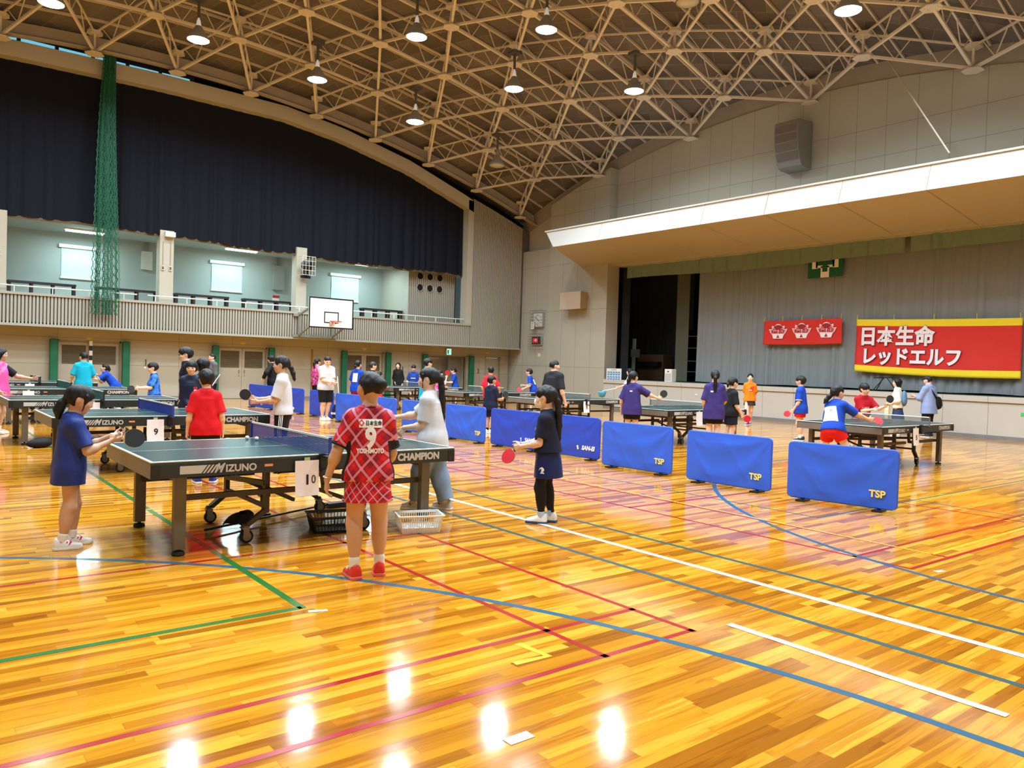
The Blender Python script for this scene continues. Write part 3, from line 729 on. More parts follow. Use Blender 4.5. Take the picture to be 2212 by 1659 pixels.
# ------------------------------------------------------------------ things on the stage wall
XW = XS+.12
M_spk = mat('speaker_cloth_beige', (196,176,158), .8, var=.06, bump=.1, bs=300); M_spkbox = mat('speaker_box_tan', (176,152,116), .6)
t = tag(empty('wall_speaker', (XS, 24.75, 4.1)), 'boxy beige wall speaker on the pier beside the stage opening', 'speaker')
mb = MB(); mb.add([(0,.62,.08),(0,-.56,.08),(0,-.56,.74),(0,.62,.74),(-.55,.6,0),(-.55,-.7,0),(-.55,-.7,.76),(-.55,.6,.76)], [(4,5,1,0),(5,6,2,1),(6,7,3,2),(7,4,0,3),(0,1,2,3),(4,7,6,5)])
mb.build('cabinet', M_spkbox, t)
MB().add([(-.556,.59,.01),(-.556,-.69,.01),(-.556,-.69,.75),(-.556,.59,.75)], [(0,3,2,1)]).build('grille_cloth', M_spk, t, solid=.006)
M_gsp = mat('speaker_grey', (136,132,126), .6); M_gsp2 = mat('speaker_grille_grey', (112,104,100), .8, bump=.2, bs=200)
t = tag(empty('line_array_speaker', (XS+.4, 14.6, 8.4)), 'large grey curved loudspeaker high on the wall above the stage canopy', 'speaker')
prof = [(-.02,1.55),(-.86,1.5),(-.9,1.38),(-.9,1.1),(-.88,.8),(-.82,.5),(-.7,.2),(-.6,.06),(-.45,0),(-.02,0)]
n = len(prof); mb = MB(); mb.add([(x,-.43,z) for x,z in prof]+[(x,.43,z) for x,z in prof], [tuple(range(n)), tuple(range(2*n-1,n-1,-1))]+[(i,n+i,n+(i+1)%n,(i+1)%n) for i in range(n)])
mb.build('cabinet', M_gsp, t, bevel=.01)
for i in range(2, 6):
    (xa_,za_),(xb_,zb_) = prof[i], prof[i+1]; k = .06
    MB().add([(xa_-.012,-.39,za_-.03),(xa_-.012,.39,za_-.03),(xb_-.012,.39,zb_+.03),(xb_-.012,-.39,zb_+.03)], [(0,1,2,3)]).build('grille', M_gsp2, t, solid=.008)
# clock, score board and their wire guards
def guard(mb, y0, y1, z0, z1, dx, sy, sz):
    for k in range(sy+1):
        y = y0+(y1-y0)*k/sy; mb.tube([(0,y,z0),(-dx,y,z0),(-dx,y,z1),(0,y,z1)], .006, 4)
    for k in range(sz+1):
        z = z0+(z1-z0)*k/sz; mb.tube([(0,y0,z),(-dx,y0,z),(-dx,y1,z),(0,y1,z)], .006, 4)
t = tag(empty('wall_clock', (XW, 27.45, 3.75)), 'square white wall clock behind a wire guard by the corner, showing about ten to four', 'clock')
MB().box((-.12,-.34,-.34),(0,.34,.34)).build('case', mat('clock_case', (170,166,162), .4), t, bevel=.015)
fc = MB().box((-.128,-.3,-.3),(-.12,.3,.3)).build('face', mat('clock_face', (226,228,224), .5), t)
mb = MB()
for k in range(12):
    a = 2*PI*k/12; c_, s_ = math.cos(a), math.sin(a)
    mb.bar((-.131,-.2*s_,.2*c_), (-.131,-.26*s_,.26*c_), .022 if k % 3 else .034, .004, up=(1,0,0))
mb.build('hour_marks', M_black, fc)
hm = MB()
for (hr, ln, w) in ((307, .2, .02), (118, .13, .028)):
    a = R(hr); hm.bar((-.135,.04*math.sin(a),-.04*math.cos(a)), (-.135,-ln*math.sin(a),ln*math.cos(a)), w, .004, up=(1,0,0))
hm.build('hands', M_black, fc)
gm = MB(); guard(gm, -.42, .42, -.46, .44, .26, 5, 6); gm.build('wire_guard', M_metal, t)
nb = MB().box((-.27,.1,-.42),(-.262,.3,-.1)).build('paper_label', M_white, t); nb['label'] = 'white paper label with three dark characters'
text_mesh('時\n計\n台', .09, 'characters', M_black, nb, frame((-.272,.2,-.26), (0,-1,0), (0,0,1)))
t = tag(empty('score_board', (XW, 27.55, 2.8)), 'small red lamp score board behind a wire guard under the clock', 'score board')
MB().box((-.1,-.36,-.21),(0,.36,.21)).build('case', mat('clock_case', (170,166,162), .4), t, bevel=.01)
MB().box((-.106,-.32,-.18),(-.1,.32,.18)).build('screen', mat('score_dark', (44,20,20), .3), t)
mb = MB()
for y in (.2, .07, -.06):
    mb.box((-.11,y-.045,-.1),(-.106,y+.045,.12))
mb.build('digit', mat('score_red', (200,28,52), .4, emit=.5), t)
text_mesh('-00', .16, 'digit_lines', mat('score_white', (255,190,190), .4, emit=.6), t, frame((-.113,.05,.01), (0,-1,0), (0,0,1)))
gm = MB(); guard(gm, -.42, .42, -.4, .3, .24, 6, 6); gm.build('wire_guard', M_metal, t)
o = MB().box((-.02,-.09,-.09),(0,.09,.09)).mat(1).box((-.028,-.03,-.05),(-.02,.03,.05)).build('wall_switch', [mat('switch_cream', (222,212,168), .4), M_white]); o.location = (XW, 27.42, 2.13); tag(o, 'cream switch plate on the wall under the red score board', 'switch')
# hanging rope above the canopy
o = MB().tube([(23.0,11.4,11.0),(21.8,10.0,9.15),(20.62,8.57,7.25)], .02, 6).build('hanging_rope', mat('pale_rope', (196,186,168), .8)); tag(o, 'thin pale rope slanting down in front of the upper wall to the canopy edge', 'rope')

# ------------------------------------------------------------------ stage curtains, valances, banners
M_gcur = mat('grey_stage_cloth', (132,138,142), .85, var=.1, stretch=(6,6,.6), vs_=3.0); M_leg = mat('olive_grey_cloth', (88,90,76), .9, var=.12)
M_val = mat('olive_valance_cloth', (118,138,124), .85, var=.12); M_back = mat('dark_backdrop_cloth', (38,42,40), .95, var=.2)
o = pleats('stage_curtain', M_gcur, 'Y', XS+1.25, 19.25, Y0+.1, 6.3, lambda y: 1.2+.01*math.sin(y*3), 62, .14, 8, 12)
tag(o, 'wide grey pleated stage curtain behind the two banners', 'curtain')
o = pleats('stage_curtain', M_leg, 'Y', XS+1.75, 20.75, 20.1, 6.3, 1.18, 3, .06, 9, 4); tag(o, 'narrow olive grey curtain leg standing free in the dark part of the stage', 'curtain')
o = pleats('stage_curtain', M_back, 'Y', XS+3.8, 26.0, 21.5, 7.5, 1.2, 20, .1, 10, 4); tag(o, 'dark backdrop curtain deep at the left of the stage', 'curtain')
o = pleats('stage_curtain', mat('near_black_cloth', (20,22,24), .95), 'Y', XS+.9, 23.0, 22.55, 6.0, 1.18, 3, .06, 12, 4); tag(o, 'near black side drape just inside the left edge of the stage opening', 'curtain')
o = pleats('stage_curtain', mat('green_grey_cloth', (62,72,62), .9), 'Y', XS+1.2, 22.62, 22.4, 2.9, 1.18, 2, .05, 13, 4); tag(o, 'short pale green drape end at the left side of the stage', 'curtain')
def vz(y): return 5.36+.05*math.sin((y+1)*.62)
o = pleats('stage_valance', M_val, 'Y', XS+.8, 22.62, 11.18, 5.98, vz, 26, .42, 21, 4, flare=.05, round_=.3); tag(o, 'long olive green pleated valance over the left and middle of the stage', 'valance')
o = pleats('stage_valance', M_val, 'Y', XS+.8, 11.02, Y0+.1, 6.0, lambda y: 5.42-.03*math.sin(y*.6), 28, .42, 22, 4, flare=.05, round_=.3); tag(o, 'olive green pleated valance over the right part of the stage, past the gap', 'valance')
M_bred = mat('banner_red', (214,42,34), .7, var=.05); M_byel = mat('banner_yellow', (246,222,36), .7, var=.04); M_bwhite = mat('banner_white', (244,240,246), .6, var=.02); M_pink = mat('banner_pink', (236,150,160), .6); M_dred = mat('banner_dark_red', (160,24,44), .6)
XB = XS+1.0
t = tag(empty('crest_flag', (XB+.03, 13.9, 5.4)), 'green and white crest cloth half hidden under the olive valance', 'flag')
MB().box((-.006,-.62,-.53),(.006,.62,.4)).build('cloth', mat('crest_green', (10,92,62), .7), t)
mb = MB()
for (y0,z0,y1,z1) in ((-.15,-.53,.15,-.15),(-.33,-.2,.33,.4),(.27,-.22,.47,.4),(-.47,-.22,-.27,.4)): mb.box((-.012,y0,z0),(-.006,y1,z1))
mb.build('white_pattern', M_bwhite, t)
mb = MB().box((-.018,-.27,-.12),(-.012,.27,.3)).box((-.018,-.09,-.34),(-.012,.09,-.12)).build('green_bar', mat('crest_green', (10,92,62), .7), t)
def banner(name, ya, yb, ztl, ztr, zbl, zbr, bands, label, sag=.03):
    root = tag(empty(name, (XB, 0, 0)), label, 'banner')
    mb = MB(); nu, nv = 60, 24
    def fn(u, v):
        y = ya+(yb-ya)*u; zt = ztl+(ztr-ztl)*u-sag*.3*math.sin(PI*u); zb = zbl+(zbr-zbl)*u-sag*math.sin(PI*u)
        x = -.03-.014*math.sin(u*23+v*2.0)*v-.012*math.sin(u*9-v*5)
        return (x, y, zt+(zb-zt)*v)
    mb.grid(fn, nu, nv); o = mb.build('cloth', [M_bred, M_byel], root, smooth=True, solid=.004)
    mi = []
    for j in range(nv):
        v = (j+.5)/nv; k = 1 if any(a <= v <= b for a, b in bands) else 0
        mi += [k]*nu
    o.data.polygons.foreach_set('material_index', mi)
    tm = MB()
    for k in range(5):
        u = k/4; p = Vector(fn(min(.99, u+.005), 0)); tm.tube([p+Vector((-.01,0,-.02)), p+Vector((.02,.02,.1)), p+Vector((.1,.05,.16))], .008, 5)
    tm.build('tie', M_byel, root)
    return root, fn
bn1, f1 = banner('team_banner', 16.11, 13.19, 3.46, 3.49, 2.63, 2.65, (), 'narrow red banner with three winged emblems on the grey stage curtain')
bn2, f2 = banner('team_banner', 12.7, 7.98, 3.43, 3.34, 1.76, 1.66, ((0,.14),(.865,1.0)), 'large red banner with yellow bands and white Japanese lettering on the stage curtain', .05)
E1 = [(-.02,.46),(.14,.42),(.26,.3),(.4,.36),(.42,.24),(.36,.14),(.6,.16),(.5,-.06),(.38,-.18),(.3,-.4),(-.3,-.4),(-.38,-.18),(-.5,-.06),(-.6,.16),(-.36,.14),(-.42,.24),(-.4,.36),(-.26,.3),(-.14,.42)]
for i, yc in enumerate((15.52, 14.62, 13.72)):
    Mx = frame((-.06, yc, 3.07+.012*i), (0,-1,0), (0,0,1)); s = .6
    em = MB().prism([(x*s, y*s) for x, y in reversed(E1)], 0, .004, Mx).build('winged_emblem', M_bwhite, bn1)
    def sh(k): return [(x*s*k, y*s*k) for x, y in reversed(E1)]
    a = MB(); a.prism([(.34*s*math.cos(q), .1*s+.3*s*math.sin(q)) for q in np.linspace(0, PI, 14)], .004, .007, Mx); a.prism([(-.1*s,-.36*s),(.1*s,-.36*s),(0,-.16*s)], .004, .007, Mx)
    a.build('red_dome', M_dred, em)
    b_ = MB(); b_.prism([(-.54*s,.12*s),(-.42*s,-.12*s),(.42*s,-.12*s),(.54*s,.12*s),(.1*s,.1*s),(0,.0*s),(-.1*s,.1*s)], .0065, .009, Mx).prism([(.12*s,.12*s),(.38*s,.3*s),(.36*s,.18*s)], .007, .009, Mx).prism([(-.12*s,.12*s),(-.36*s,.18*s),(-.38*s,.3*s)], .007, .009, Mx)
    b_.build('pink_wings', M_pink, em)
    text_mesh('Red ELF', .19*s*1.35, 'lettering', M_dred, em, frame((-.071, yc, 3.065+.012*i), (0,-1,0), (0,0,1)), bold=.006, depth=.001)
    a = MB(); a.prism([(-.3*s,-.36*s),(-.36*s,-.2*s),(-.08*s,-.18*s),(-.14*s,-.34*s)], .004, .006, Mx).prism([(.3*s,-.36*s),(.14*s,-.34*s),(.08*s,-.18*s),(.36*s,-.2*s)], .004, .006, Mx); a.build('white_scroll', M_bwhite, em)
M_out = mat('lettering_outline', (120,40,110), .6)
for txt, y, z, sz, sx in (('日本生命', 11.42, 2.83, .62, .93), ('レッドエルフ', 10.98, 2.2, .56, .9)):
    text_mesh(txt, sz, 'lettering', M_bwhite, bn2, frame((-.078, y, z), (0,-1,-.01), (.0,0,1)), bold=.022, depth=.002, sx=sx)
    text_mesh(txt, sz, 'lettering_edge', M_out, bn2, frame((-.072, y, z), (0,-1,-.01), (.0,0,1)), bold=.032, depth=.002, sx=sx)
# things standing on the stage
t = tag(empty('small_speaker', (XS+.25, 19.7, 1.15)), 'small white loudspeaker standing on the stage edge', 'speaker')
MB().box((-.14,-.18,0),(.14,.18,.5)).build('cabinet', M_white, t, bevel=.02)
MB().box((-.146,-.15,.04),(-.14,.15,.33)).build('grille', mat('speaker_grille_white', (190,190,190), .7, bump=.3, bs=300), t); MB().prism([(-.05,.0),(.05,0),(.0,-.05)], 0, .01, frame((-.142,0,.42),(0,-1,0),(0,0,1))).build('horn', M_black, t)
t = tag(empty('notice_board', (XS+.0, 22.47, 1.15)), 'white board with ten blue cards leaning at the left end of the stage edge', 'poster')
MB().box((-.02,-.42,0),(0,.42,.46)).build('board', M_white, t)
M_card = mat('card_blue', (70,140,196), .5)
for r in range(2):
    for k in range(5):
        y = .3-k*.15; z = .25-.19*r
        c_ = MB().box((-.026,y-.055,z-.07),(-.02,y+.055,z+.08)).build('blue_card', M_card, t); MB().box((-.029,y-.025,z-.02),(-.026,y+.025,z+.03)).build('card_mark', M_white, c_)
MB().box((-.023,-.15,.39),(-.02,.15,.41)).build('heading_line', mat('grey_print', (120,124,136), .6), t)
t = tag(empty('upright_piano', (XS+3.0, 22.9, 1.16)), 'upright piano under a brown cloth cover in the dark of the stage', 'piano')
MB().box((-.35,-.75,0),(.35,.75,1.12)).build('covered_case', mat('piano_cover_brown', (74,48,22), .85, var=.25), t, bevel=.03); MB().box((-.6,-.7,.62),(-.35,.7,.8)).build('keyboard_shelf', M_black, t)
t = tag(empty('music_stand', (XS+.85, 22.1, 1.16)), 'black music stand at the left of the stage', 'music stand')
MB().tube([(0,0,0),(0,0,1.0)], .014, 8).tube([(0,0,.25),(.2,.1,0)], .01, 6).tube([(0,0,.25),(-.2,.1,0)], .01, 6).tube([(0,0,.25),(0,-.22,0)], .01, 6).build('stem', M_black, t); MB().box((-.02,-.25,.95),(.02,.25,1.28)).build('desk', M_black, t)
t = tag(empty('folding_stand', (XS+.7, 11.65, 1.16)), 'black folding stand frame on the stage under the large banner', 'stand')
MB().bar((0,.3,0),(0,-.05,.42),.02,.02).bar((0,-.45,0),(0,-.12,.42),.02,.02).bar((.1,.25,0),(0,-.02,.42),.02,.02).bar((0,-.42,.0),(.0,-.3,.42),.015,.015).build('legs', M_black, t); MB().bar((0,.28,.4),(0,-.5,.44),.04,.03).bar((-.05,.1,.42),(.05,-.3,.42),.03,.02).build('top_bar', M_black, t)
t = tag(empty('stage_shelf', (XS+3.2, 21.2, 1.16)), 'dark shelf rack with pale rails between the stage drapes', 'shelf')
mb = MB()
for z in (.4, .85, 1.4, 1.9): mb.box((-.2,-1.0,z),(.2,0,z+.03))
mb.build('shelf_board', mat('pale_rail', (120,124,120), .5), t); MB().box((-.2,-1.0,0),(.2,-.95,2.2)).box((-.2,-.05,0),(.2,0,2.2)).build('upright', M_black, t)
o = MB().box((-.004,-.16,-.05),(0,.16,.05)).build('tape_patch', mat('green_tape', (60,200,96), .6)); o.location = (XS-.001, 7.45, .71); tag(o, 'bright green tape patch on the stage front at the right edge', 'tape')

# ------------------------------------------------------------------ table tennis tables
M_top = mat('table_top_green', (34,64,66), .24, var=.04, vs_=2.0, spec=.45); M_line = mat('table_white_line', (226,232,230), .4, var=.02)
M_apron = mat('table_apron', (30,38,40), .42, var=.1); M_apend_lit = mat('table_apron_end_lit', (122,116,106), .4, metal=.2, var=.08)  # floor reflection painted into the paler colour of the end aprons
M_tleg = mat('table_leg_steel', (104,96,84), .45, metal=.2, var=.08); M_tframe = mat('table_frame_steel', (66,58,50), .5, metal=.2)
M_logo = mat('logo_silver', (188,190,192), .45, var=.03); M_rub = mat('rubber_black', (20,20,20), .7); M_cast = mat('caster_steel', (120,118,112), .35, metal=.8)
def make_table():
    t = empty('table_tennis_table'); A, B = 1.37, .7625
    for s in (-1, 1):
        x0, x1 = (-A, -.003) if s < 0 else (.003, A)
        tp = MB().box((x0,-B,.735),(x1,B,.76)).build('table_half', M_top, t)
        z = .7606; lm = MB()
        for (a,b,c,d) in ((x0,-B,x1,-B+.02),(x0,B-.02,x1,B),(x0,-.0025,x1,.0025)): lm.box((a,b,.76),(c,d,z))
        e = (x0,x0+.02) if s < 0 else (x1-.02,x1); lm.box((e[0],-B,.76),(e[1],B,z+.0002))
        lm.box((x0,-B-.002,.752),(x1,-B,.7603)).box((x0,B,.752),(x1,B+.002,.7603)); lm.box(((x0-.002) if s < 0 else x1,-B,.752),(x0 if s < 0 else x1+.002,B,.7603))
        lm.build('border_line', M_line, tp)
        for sy in (-1, 1): MB().box((x0+.004*(s<0),min(sy*B,sy*(B-.03)),.63),(x1-.004*(s>0),max(sy*B,sy*(B-.03)),.735)).build('side_apron', M_apron, t)
        xe = s*A; MB().box((min(xe,xe-s*.03),-B+.001,.63),(max(xe,xe-s*.03),B-.001,.735)).build('end_apron', M_apend_lit, t)
        MB().box((min(xe,xe-s*.07),-B-.004,.625),(max(xe,xe-s*.07),-B+.0,.734)).build('corner_cap', M_black, t); MB().box((min(xe,xe-s*.07),B,.625),(max(xe,xe-s*.07),B+.004,.734)).build('corner_cap', M_black, t)
        for sy in (-1, 1):
            lx, ly = s*1.12, sy*.62
            lg = MB().box((lx-.045,ly-.035,.05),(lx+.045,ly+.035,.735)).build('leg', M_tleg, t, bevel=.004)
            MB().lathe([(.045,0),(.05,.01),(.045,.03),(.015,.035),(.015,.06)], 16, c=(lx,ly,0)).build('foot', M_rub, lg)
        fr = MB(); fr.bar((s*1.12,-.6,.6),(s*1.12,.6,.6),.05,.05)
        for sy in (-1, 1):
            fr.bar((s*1.12,sy*.56,.44),(s*.1,sy*.56,.44),.045,.045).bar((s*1.1,sy*.56,.69),(s*.05,sy*.56,.69),.05,.06)
            fr.bar((s*.38,sy*.5,.7),(s*.38,sy*.5,.25),.055,.04).bar((s*.38,sy*.5,.27),(s*.53,sy*.48,.155),.055,.04)
            fr.bar((s*.38,sy*.5,.46),(s*.05,sy*.3,.3),.03,.03) if s < 0 else fr.bar((s*.1,sy*.52,.66),(s*.14,sy*.52,.42),.04,.035)
        fr.bar((s*.38,-.5,.5),(s*.38,.5,.42),.05,.04).bar((s*.38,-.5,.3),(s*.38,.5,.3),.03,.03)
        fr.build('leg_frame', M_tframe, t)
        for sy in (-1, 1):
            c = (s*.55, sy*.48)
            cs = MB().lathe([(.03,.135),(.032,.15),(.02,.165)], 14, c=(c[0],c[1],0)).box((c[0]-.02,c[1]-.032,.05),(c[0]+.03,c[1]-.026,.135)).box((c[0]-.02,c[1]+.026,.05),(c[0]+.03,c[1]+.032,.135)).box((c[0]-.03,c[1]-.032,.125),(c[0]+.03,c[1]+.032,.137)).build('caster', M_cast, t)
            Mx = Matrix.Translation((c[0]+.015,c[1]-.018,.057)) @ Matrix.Rotation(-PI/2, 4, 'X')
            MB().lathe([(.018,-.002),(.02,.0),(.042,.0),(.056,.004),(.057,.018),(.056,.032),(.042,.036),(.02,.036)], 22, Mx).build('wheel', M_rub, cs, smooth=False)
            MB().lathe([(.0,-.004),(.036,-.003),(.04,.002)], 18, Mx).build('hub', M_cast, cs)
    MB().box((-.06,.5,0),(.06,.58,.03)).tube([(0,.54,.03),(0,.54,.5)], .022, 10).tube([(0,.54,.1),(0,.54,.22)], .036, 12).box((-.05,.5,.2),(.05,.58,.28)).build('centre_jack', M_black, t)
    MB().bar((-.35,0,.68),(.35,0,.68),.06,.05).bar((-.1,-.56,.64),(.1,.56,.64),.05,.04).build('centre_bar', M_tframe, t)
    lg = MB(); yy = -B-.0015; z0, z1 = .655, .718
    def quad(x0, x1, sh): lg.add([(x0,yy,z0),(x1,yy,z0),(x1+sh,yy,z1),(x0+sh,yy,z1)], [(0,1,2,3)])
    lg.add([(-1.16,yy,z0),(-1.0,yy,z0),(-.955,yy,z1),(-1.16,yy,z1)], [(0,1,2,3)])
    for k in range(3): quad(-.99+k*.028, -.974+k*.028, .045)
    lo = lg.build('maker_lettering', M_logo, t)
    text_mesh('M', .1, 'letters', M_logo, lo, frame((-.872,yy,.686),(1,0,0),(0,0,1)), bold=.003, shear=.5, sx=.8)
    text_mesh('IZUNO', .078, 'letters', M_logo, lo, frame((-.69,yy,.681),(1,0,0),(0,0,1)), bold=.0025, sx=1.0)
    MB().box((-.5,yy-.0005,.68),(-.43,yy+.001,.7)).build('small_sticker', mat('sticker_orange', (226,150,110), .5), t)
    text_mesh('CHAMPION', .088, 'model_lettering', M_logo, t, frame((.97,yy,.69),(1,0,0),(0,0,1)), bold=.0045, sx=.98)
    return t
def make_net(m, name='table_tennis_net'):
    t = empty(name); B = .915
    nm = MB(); z0, z1 = .765, .9
    for y in np.arange(-B+.006, B, .0125): nm.box((-.0012,y-.0019,z0),(.0012,y+.0019,z1))
    for z in np.arange(z0, z1, .0125): nm.box((-.0012,-B,z-.0017),(.0012,B,z+.0017))
    nm.build('netting', m, t)
    MB().box((-.006,-B,.898),(.006,B,.9145)).build('white_tape', M_line, t)
    for s in (-1, 1):
        p = MB().box((-.012,s*B-.008,.74),(.012,s*B+.008,.915)).build('post', m if m is not M_netg else M_black, t)
        y0, y1 = sorted((s*B, s*.72)); MB().box((-.02,y0,.735-.125),(.02,y1,.735-.105)).box((-.03,min(s*.74,s*.8),.62),(.03,max(s*.74,s*.8),.764)).box((-.025,min(s*.77,s*B),.738),(.025,max(s*.77,s*B),.752)).build('clamp', M_black, t)
    return t
M_netb = mat('net_blue', (28,56,150), .6); M_netg = mat('net_green', (40,92,88), .6); M_netk = mat('net_grey', (96,104,104), .7)
TAB = {10:(1.5,6.18), 9:(1.51,10.92), 8:(1.45,14.95), 7:(1.65,19.4), 6:(1.6,23.6), 5:(12.62,6.1), 4:(12.45,10.45), 3:(12.7,14.55), 2:(12.95,18.5), 1:(12.75,22.2)}
TL = {10:'nearest table tennis table, beside the plaid player, with the paper ten sign', 9:'dark green table behind the navy-shirted girl, with the paper nine sign', 8:'third table back in the left column, in front of the boy in patterned blue',
 7:'fourth table back in the left column, in front of the teal shirt', 6:'farthest table of the left column, nearest the green posts', 5:'nearest table on the right, by the stage, with the paper five sign',
 4:'second table of the right column, behind the girls in purple', 3:'third table of the right column, with the paper three sign', 2:'fourth table of the right column, behind the small navy-shirted boy', 1:'farthest table of the right column, by the open doorway'}
tb0 = make_table(); nets = {'b': make_net(M_netb), 'g': make_net(M_netg), 'k': make_net(M_netk)}; used = set()
for i, (k, (x, y)) in enumerate(TAB.items()):
    o = tb0 if i == 0 else copy_tree(tb0); o.location = (x+1.37, y+.7625, 0)
    tag(o, TL[k], 'table', 'table tennis tables')
    nk = 'b' if k in (10, 9) else ('g' if k in (8, 7, 6) else 'k')
    q = nets[nk] if nk not in used else copy_tree(nets[nk]); used.add(nk); q.location = o.location
    tag(q, {'b':'blue','g':'green','k':'grey'}[nk]+' net with white tape clamped to the '+TL[k].split(',')[0], 'net', 'table tennis nets')
M_paper = mat('sign_paper', (236,236,246), .75, var=.02); M_ink = mat('print_ink', (22,22,34), .6)
def sign(k, num, x, y, z, sx=.21, tilt=0.0):
    t = tag(empty('number_sign', (x, y, z)), 'white paper sign %s taped to the side of its table' % (('printed with '+num) if num else 'hanging blank'), 'sign', 'paper table signs')
    t.rotation_euler = (0, tilt, 0)
    sh = MB().grid(lambda u, v: (-sx/2+u*sx, -.012-.02*v*v-.004*math.sin(u*3), .015-.297*v), 4, 6).build('sheet', M_paper, t, solid=.0008)
    MB().box((-.024,-.014,-.005),(.024,-.011,.04)).build('tape', mat('masking_tape_green', (176,196,150), .6), t)
    return t, sh
for k, num, x, y in ((10,'10',2.725,6.165),(9,'9',2.695,10.905),(8,'',2.68,14.935),(7,'',2.24,19.385),(6,'',2.75,23.585),(5,'5',13.77,6.085),(4,'',13.45,10.435),(3,'3',14.07,14.535)):
    t, sh = sign(k, num, x, y, .7)
    if not num: t['label'] = {8:'blank side of a white paper sign hanging under the third table of the left column', 7:'blank white paper sign under the fourth table of the left column', 6:'blank white paper sign under the farthest left table', 4:'white paper sign edge half hidden behind the long-haired girl in purple'}[k]
    elif num == '10':
        text_mesh('1', .115, 'digit', M_ink, sh, frame((.0,-.026,-.15),(1,0,.02),(0,.0,1)), bold=.004); text_mesh('0', .1, 'digit', M_ink, sh, frame((.055,-.026,-.148),(1,0,.02),(0,.0,1)), sx=.85)
    else: text_mesh(num, .115, 'digit', M_ink, sh, frame((.005,-.026,-.15),(1,0,0),(0,0,1)), bold=.002)

# ------------------------------------------------------------------ blue barriers along the line x = 9
M_bar = mat('barrier_cloth_blue', (42,98,234), .55, var=.04, vs_=3.0); M_bar2 = mat('barrier_cloth_deep_blue', (30,70,206), .55, var=.05, vs_=3.0)
M_tsp = mat('print_yellow', (244,228,120), .5); M_sw = mat('print_white', (232,236,244), .5)
def barrier(p0, p1, logo, m, label, seed, h=.735):
    """p0 farther end, p1 nearer end (floor points); the cloth faces -x"""
    a, b = Vector((p0[0],p0[1],0)), Vector((p1[0],p1[1],0)); L_ = (b-a).length; d = (b-a).normalized()
    t = tag(empty('barrier', (a+b)/2, math.atan2(d.y, d.x)), label, 'barrier', 'blue court barriers')
    w = L_/2; rnd = random.Random(seed)
    P = [(rnd.uniform(-.8,.8)*w, rnd.uniform(.2,1.1), rnd.uniform(.6,1.4)) for _ in range(3)]
    r = .06
    def outline(z):      # rounded corners
        if z > h-r: return w-r+math.sqrt(max(0, r*r-(z-(h-r))**2))
        if z < .03+r: return w-r+math.sqrt(max(0, r*r-((.03+r)-z)**2))
        return w
    def cloth(side):
        def fn(u, v):
            z = .03+(h-.03)*v; ww = outline(z); x = -ww+2*ww*u
            f = math.sin(PI*u)**.5*min(1, 5*(1-v))*min(1, 6*v)
            q = 0
            for sx_ in (-1, 1):      # creases fanning from the top corners
                rr = math.hypot(x-sx_*w, z-h); th = math.atan2(h-z, w-sx_*x+.001)
                q += (.012*abs(math.sin(th*5.5+seed+sx_))**2.5)*math.exp(-rr/.55)*min(1, rr*8)
            sg = (h-z)/max(.25, 1-.55*(x/w)**2); q += .007*abs(math.sin(sg*8+seed*1.7+.6*math.sin(x*3)))**3*(1-(x/w)**4)
            for (px, pw, ps) in P: q += .008*math.exp(-(((x-px)*.9+(z-.35)*ps*.6)/.05)**2)*min(1, 3*(h-z))
            q += .003*math.sin((x*.8+z*1.6)*7+seed)
            return (x, side*(-.014-f*(.001+q)), z)
        return fn
    mb = MB(); mb.grid(cloth(1), 96, 48); n0 = len(mb.f); g2 = MB(); g2.grid(cloth(-1), 96, 48)
    mb.add(g2.v, [tuple(reversed(f)) for f in g2.f])
    nu, nv = 97, 49; o2 = nu*nv; rim = []
    for i in range(96): rim += [(i+1, i, o2+i, o2+i+1), (o2-nu+i, o2-nu+i+1, 2*o2-nu+i+1, 2*o2-nu+i)]
    for j in range(48): rim += [(j*nu, (j+1)*nu, o2+(j+1)*nu, o2+j*nu), ((j+1)*nu-1+nu, (j+1)*nu-1, o2+(j+1)*nu-1, o2+(j+1)*nu-1+nu)]
    mb.add([], []); mb.f += rim; mb.mi += [0]*len(rim)
    cl = mb.build('cloth_cover', m, t, smooth=True)
    for s in (-1, 1):
        MB().box((s*(w-.2)-.055,-.1,0),(s*(w-.2)+.055,.1,.02)).box((s*(w-.2)-.02,-.01,.02),(s*(w-.2)+.02,.01,.07)).build('foot', M_black, t)
    if logo:
        x = w-.22; Mx = frame((x,-.026,.2),(1,0,0),(0,0,1))
        if logo == 'TSP': text_mesh('TSP', .115, 'lettering', M_tsp, cl, Mx, bold=.004, depth=.0012)
        elif logo == 'SAN-EI':
            lt = text_mesh('SAN-EI', .1, 'lettering', M_sw, cl, frame((x-.03,-.026,.2),(1,0,0),(0,0,1)), bold=.005, depth=.0012, shear=.2)
            MB().ball((x-.28,-.024,.215),(.022,.004,.022),10).ball((x-.27,-.024,.18),(.022,.004,.018),10).build('emblem', M_sw, cl)
        else: MB().prism([(-.06,-.03),(.05,-.04),(.07,.02),(-.03,.04)], 0, .003, frame((.0+(.35 if logo == 'c' else .1),-.022,.33 if logo == 'p' else .15),(1,0,0),(0,0,1))).build('white_print', M_sw, cl)
    return t
barrier((8.84,5.44),(9.05,4.16),'TSP',M_bar,'nearest blue barrier at the right, yellow lettered',1)
barrier((8.9,7.08),(8.94,5.74),'TSP',M_bar,'blue yellow-lettered barrier, second from the right',2)
barrier((8.94,8.82),(9.03,7.46),'TSP',M_bar,'blue yellow-lettered barrier, third from the right, left of the long-haired girl',3)
barrier((9.24,10.66),(9.3,9.24),'SAN-EI',M_bar2,'deep blue white-lettered barrier just right of the masked girl',4)
barrier((9.16,12.1),(9.23,10.7),'SAN-EI',M_bar2,'deep blue white-lettered barrier behind the masked girl\'s paddle',5)
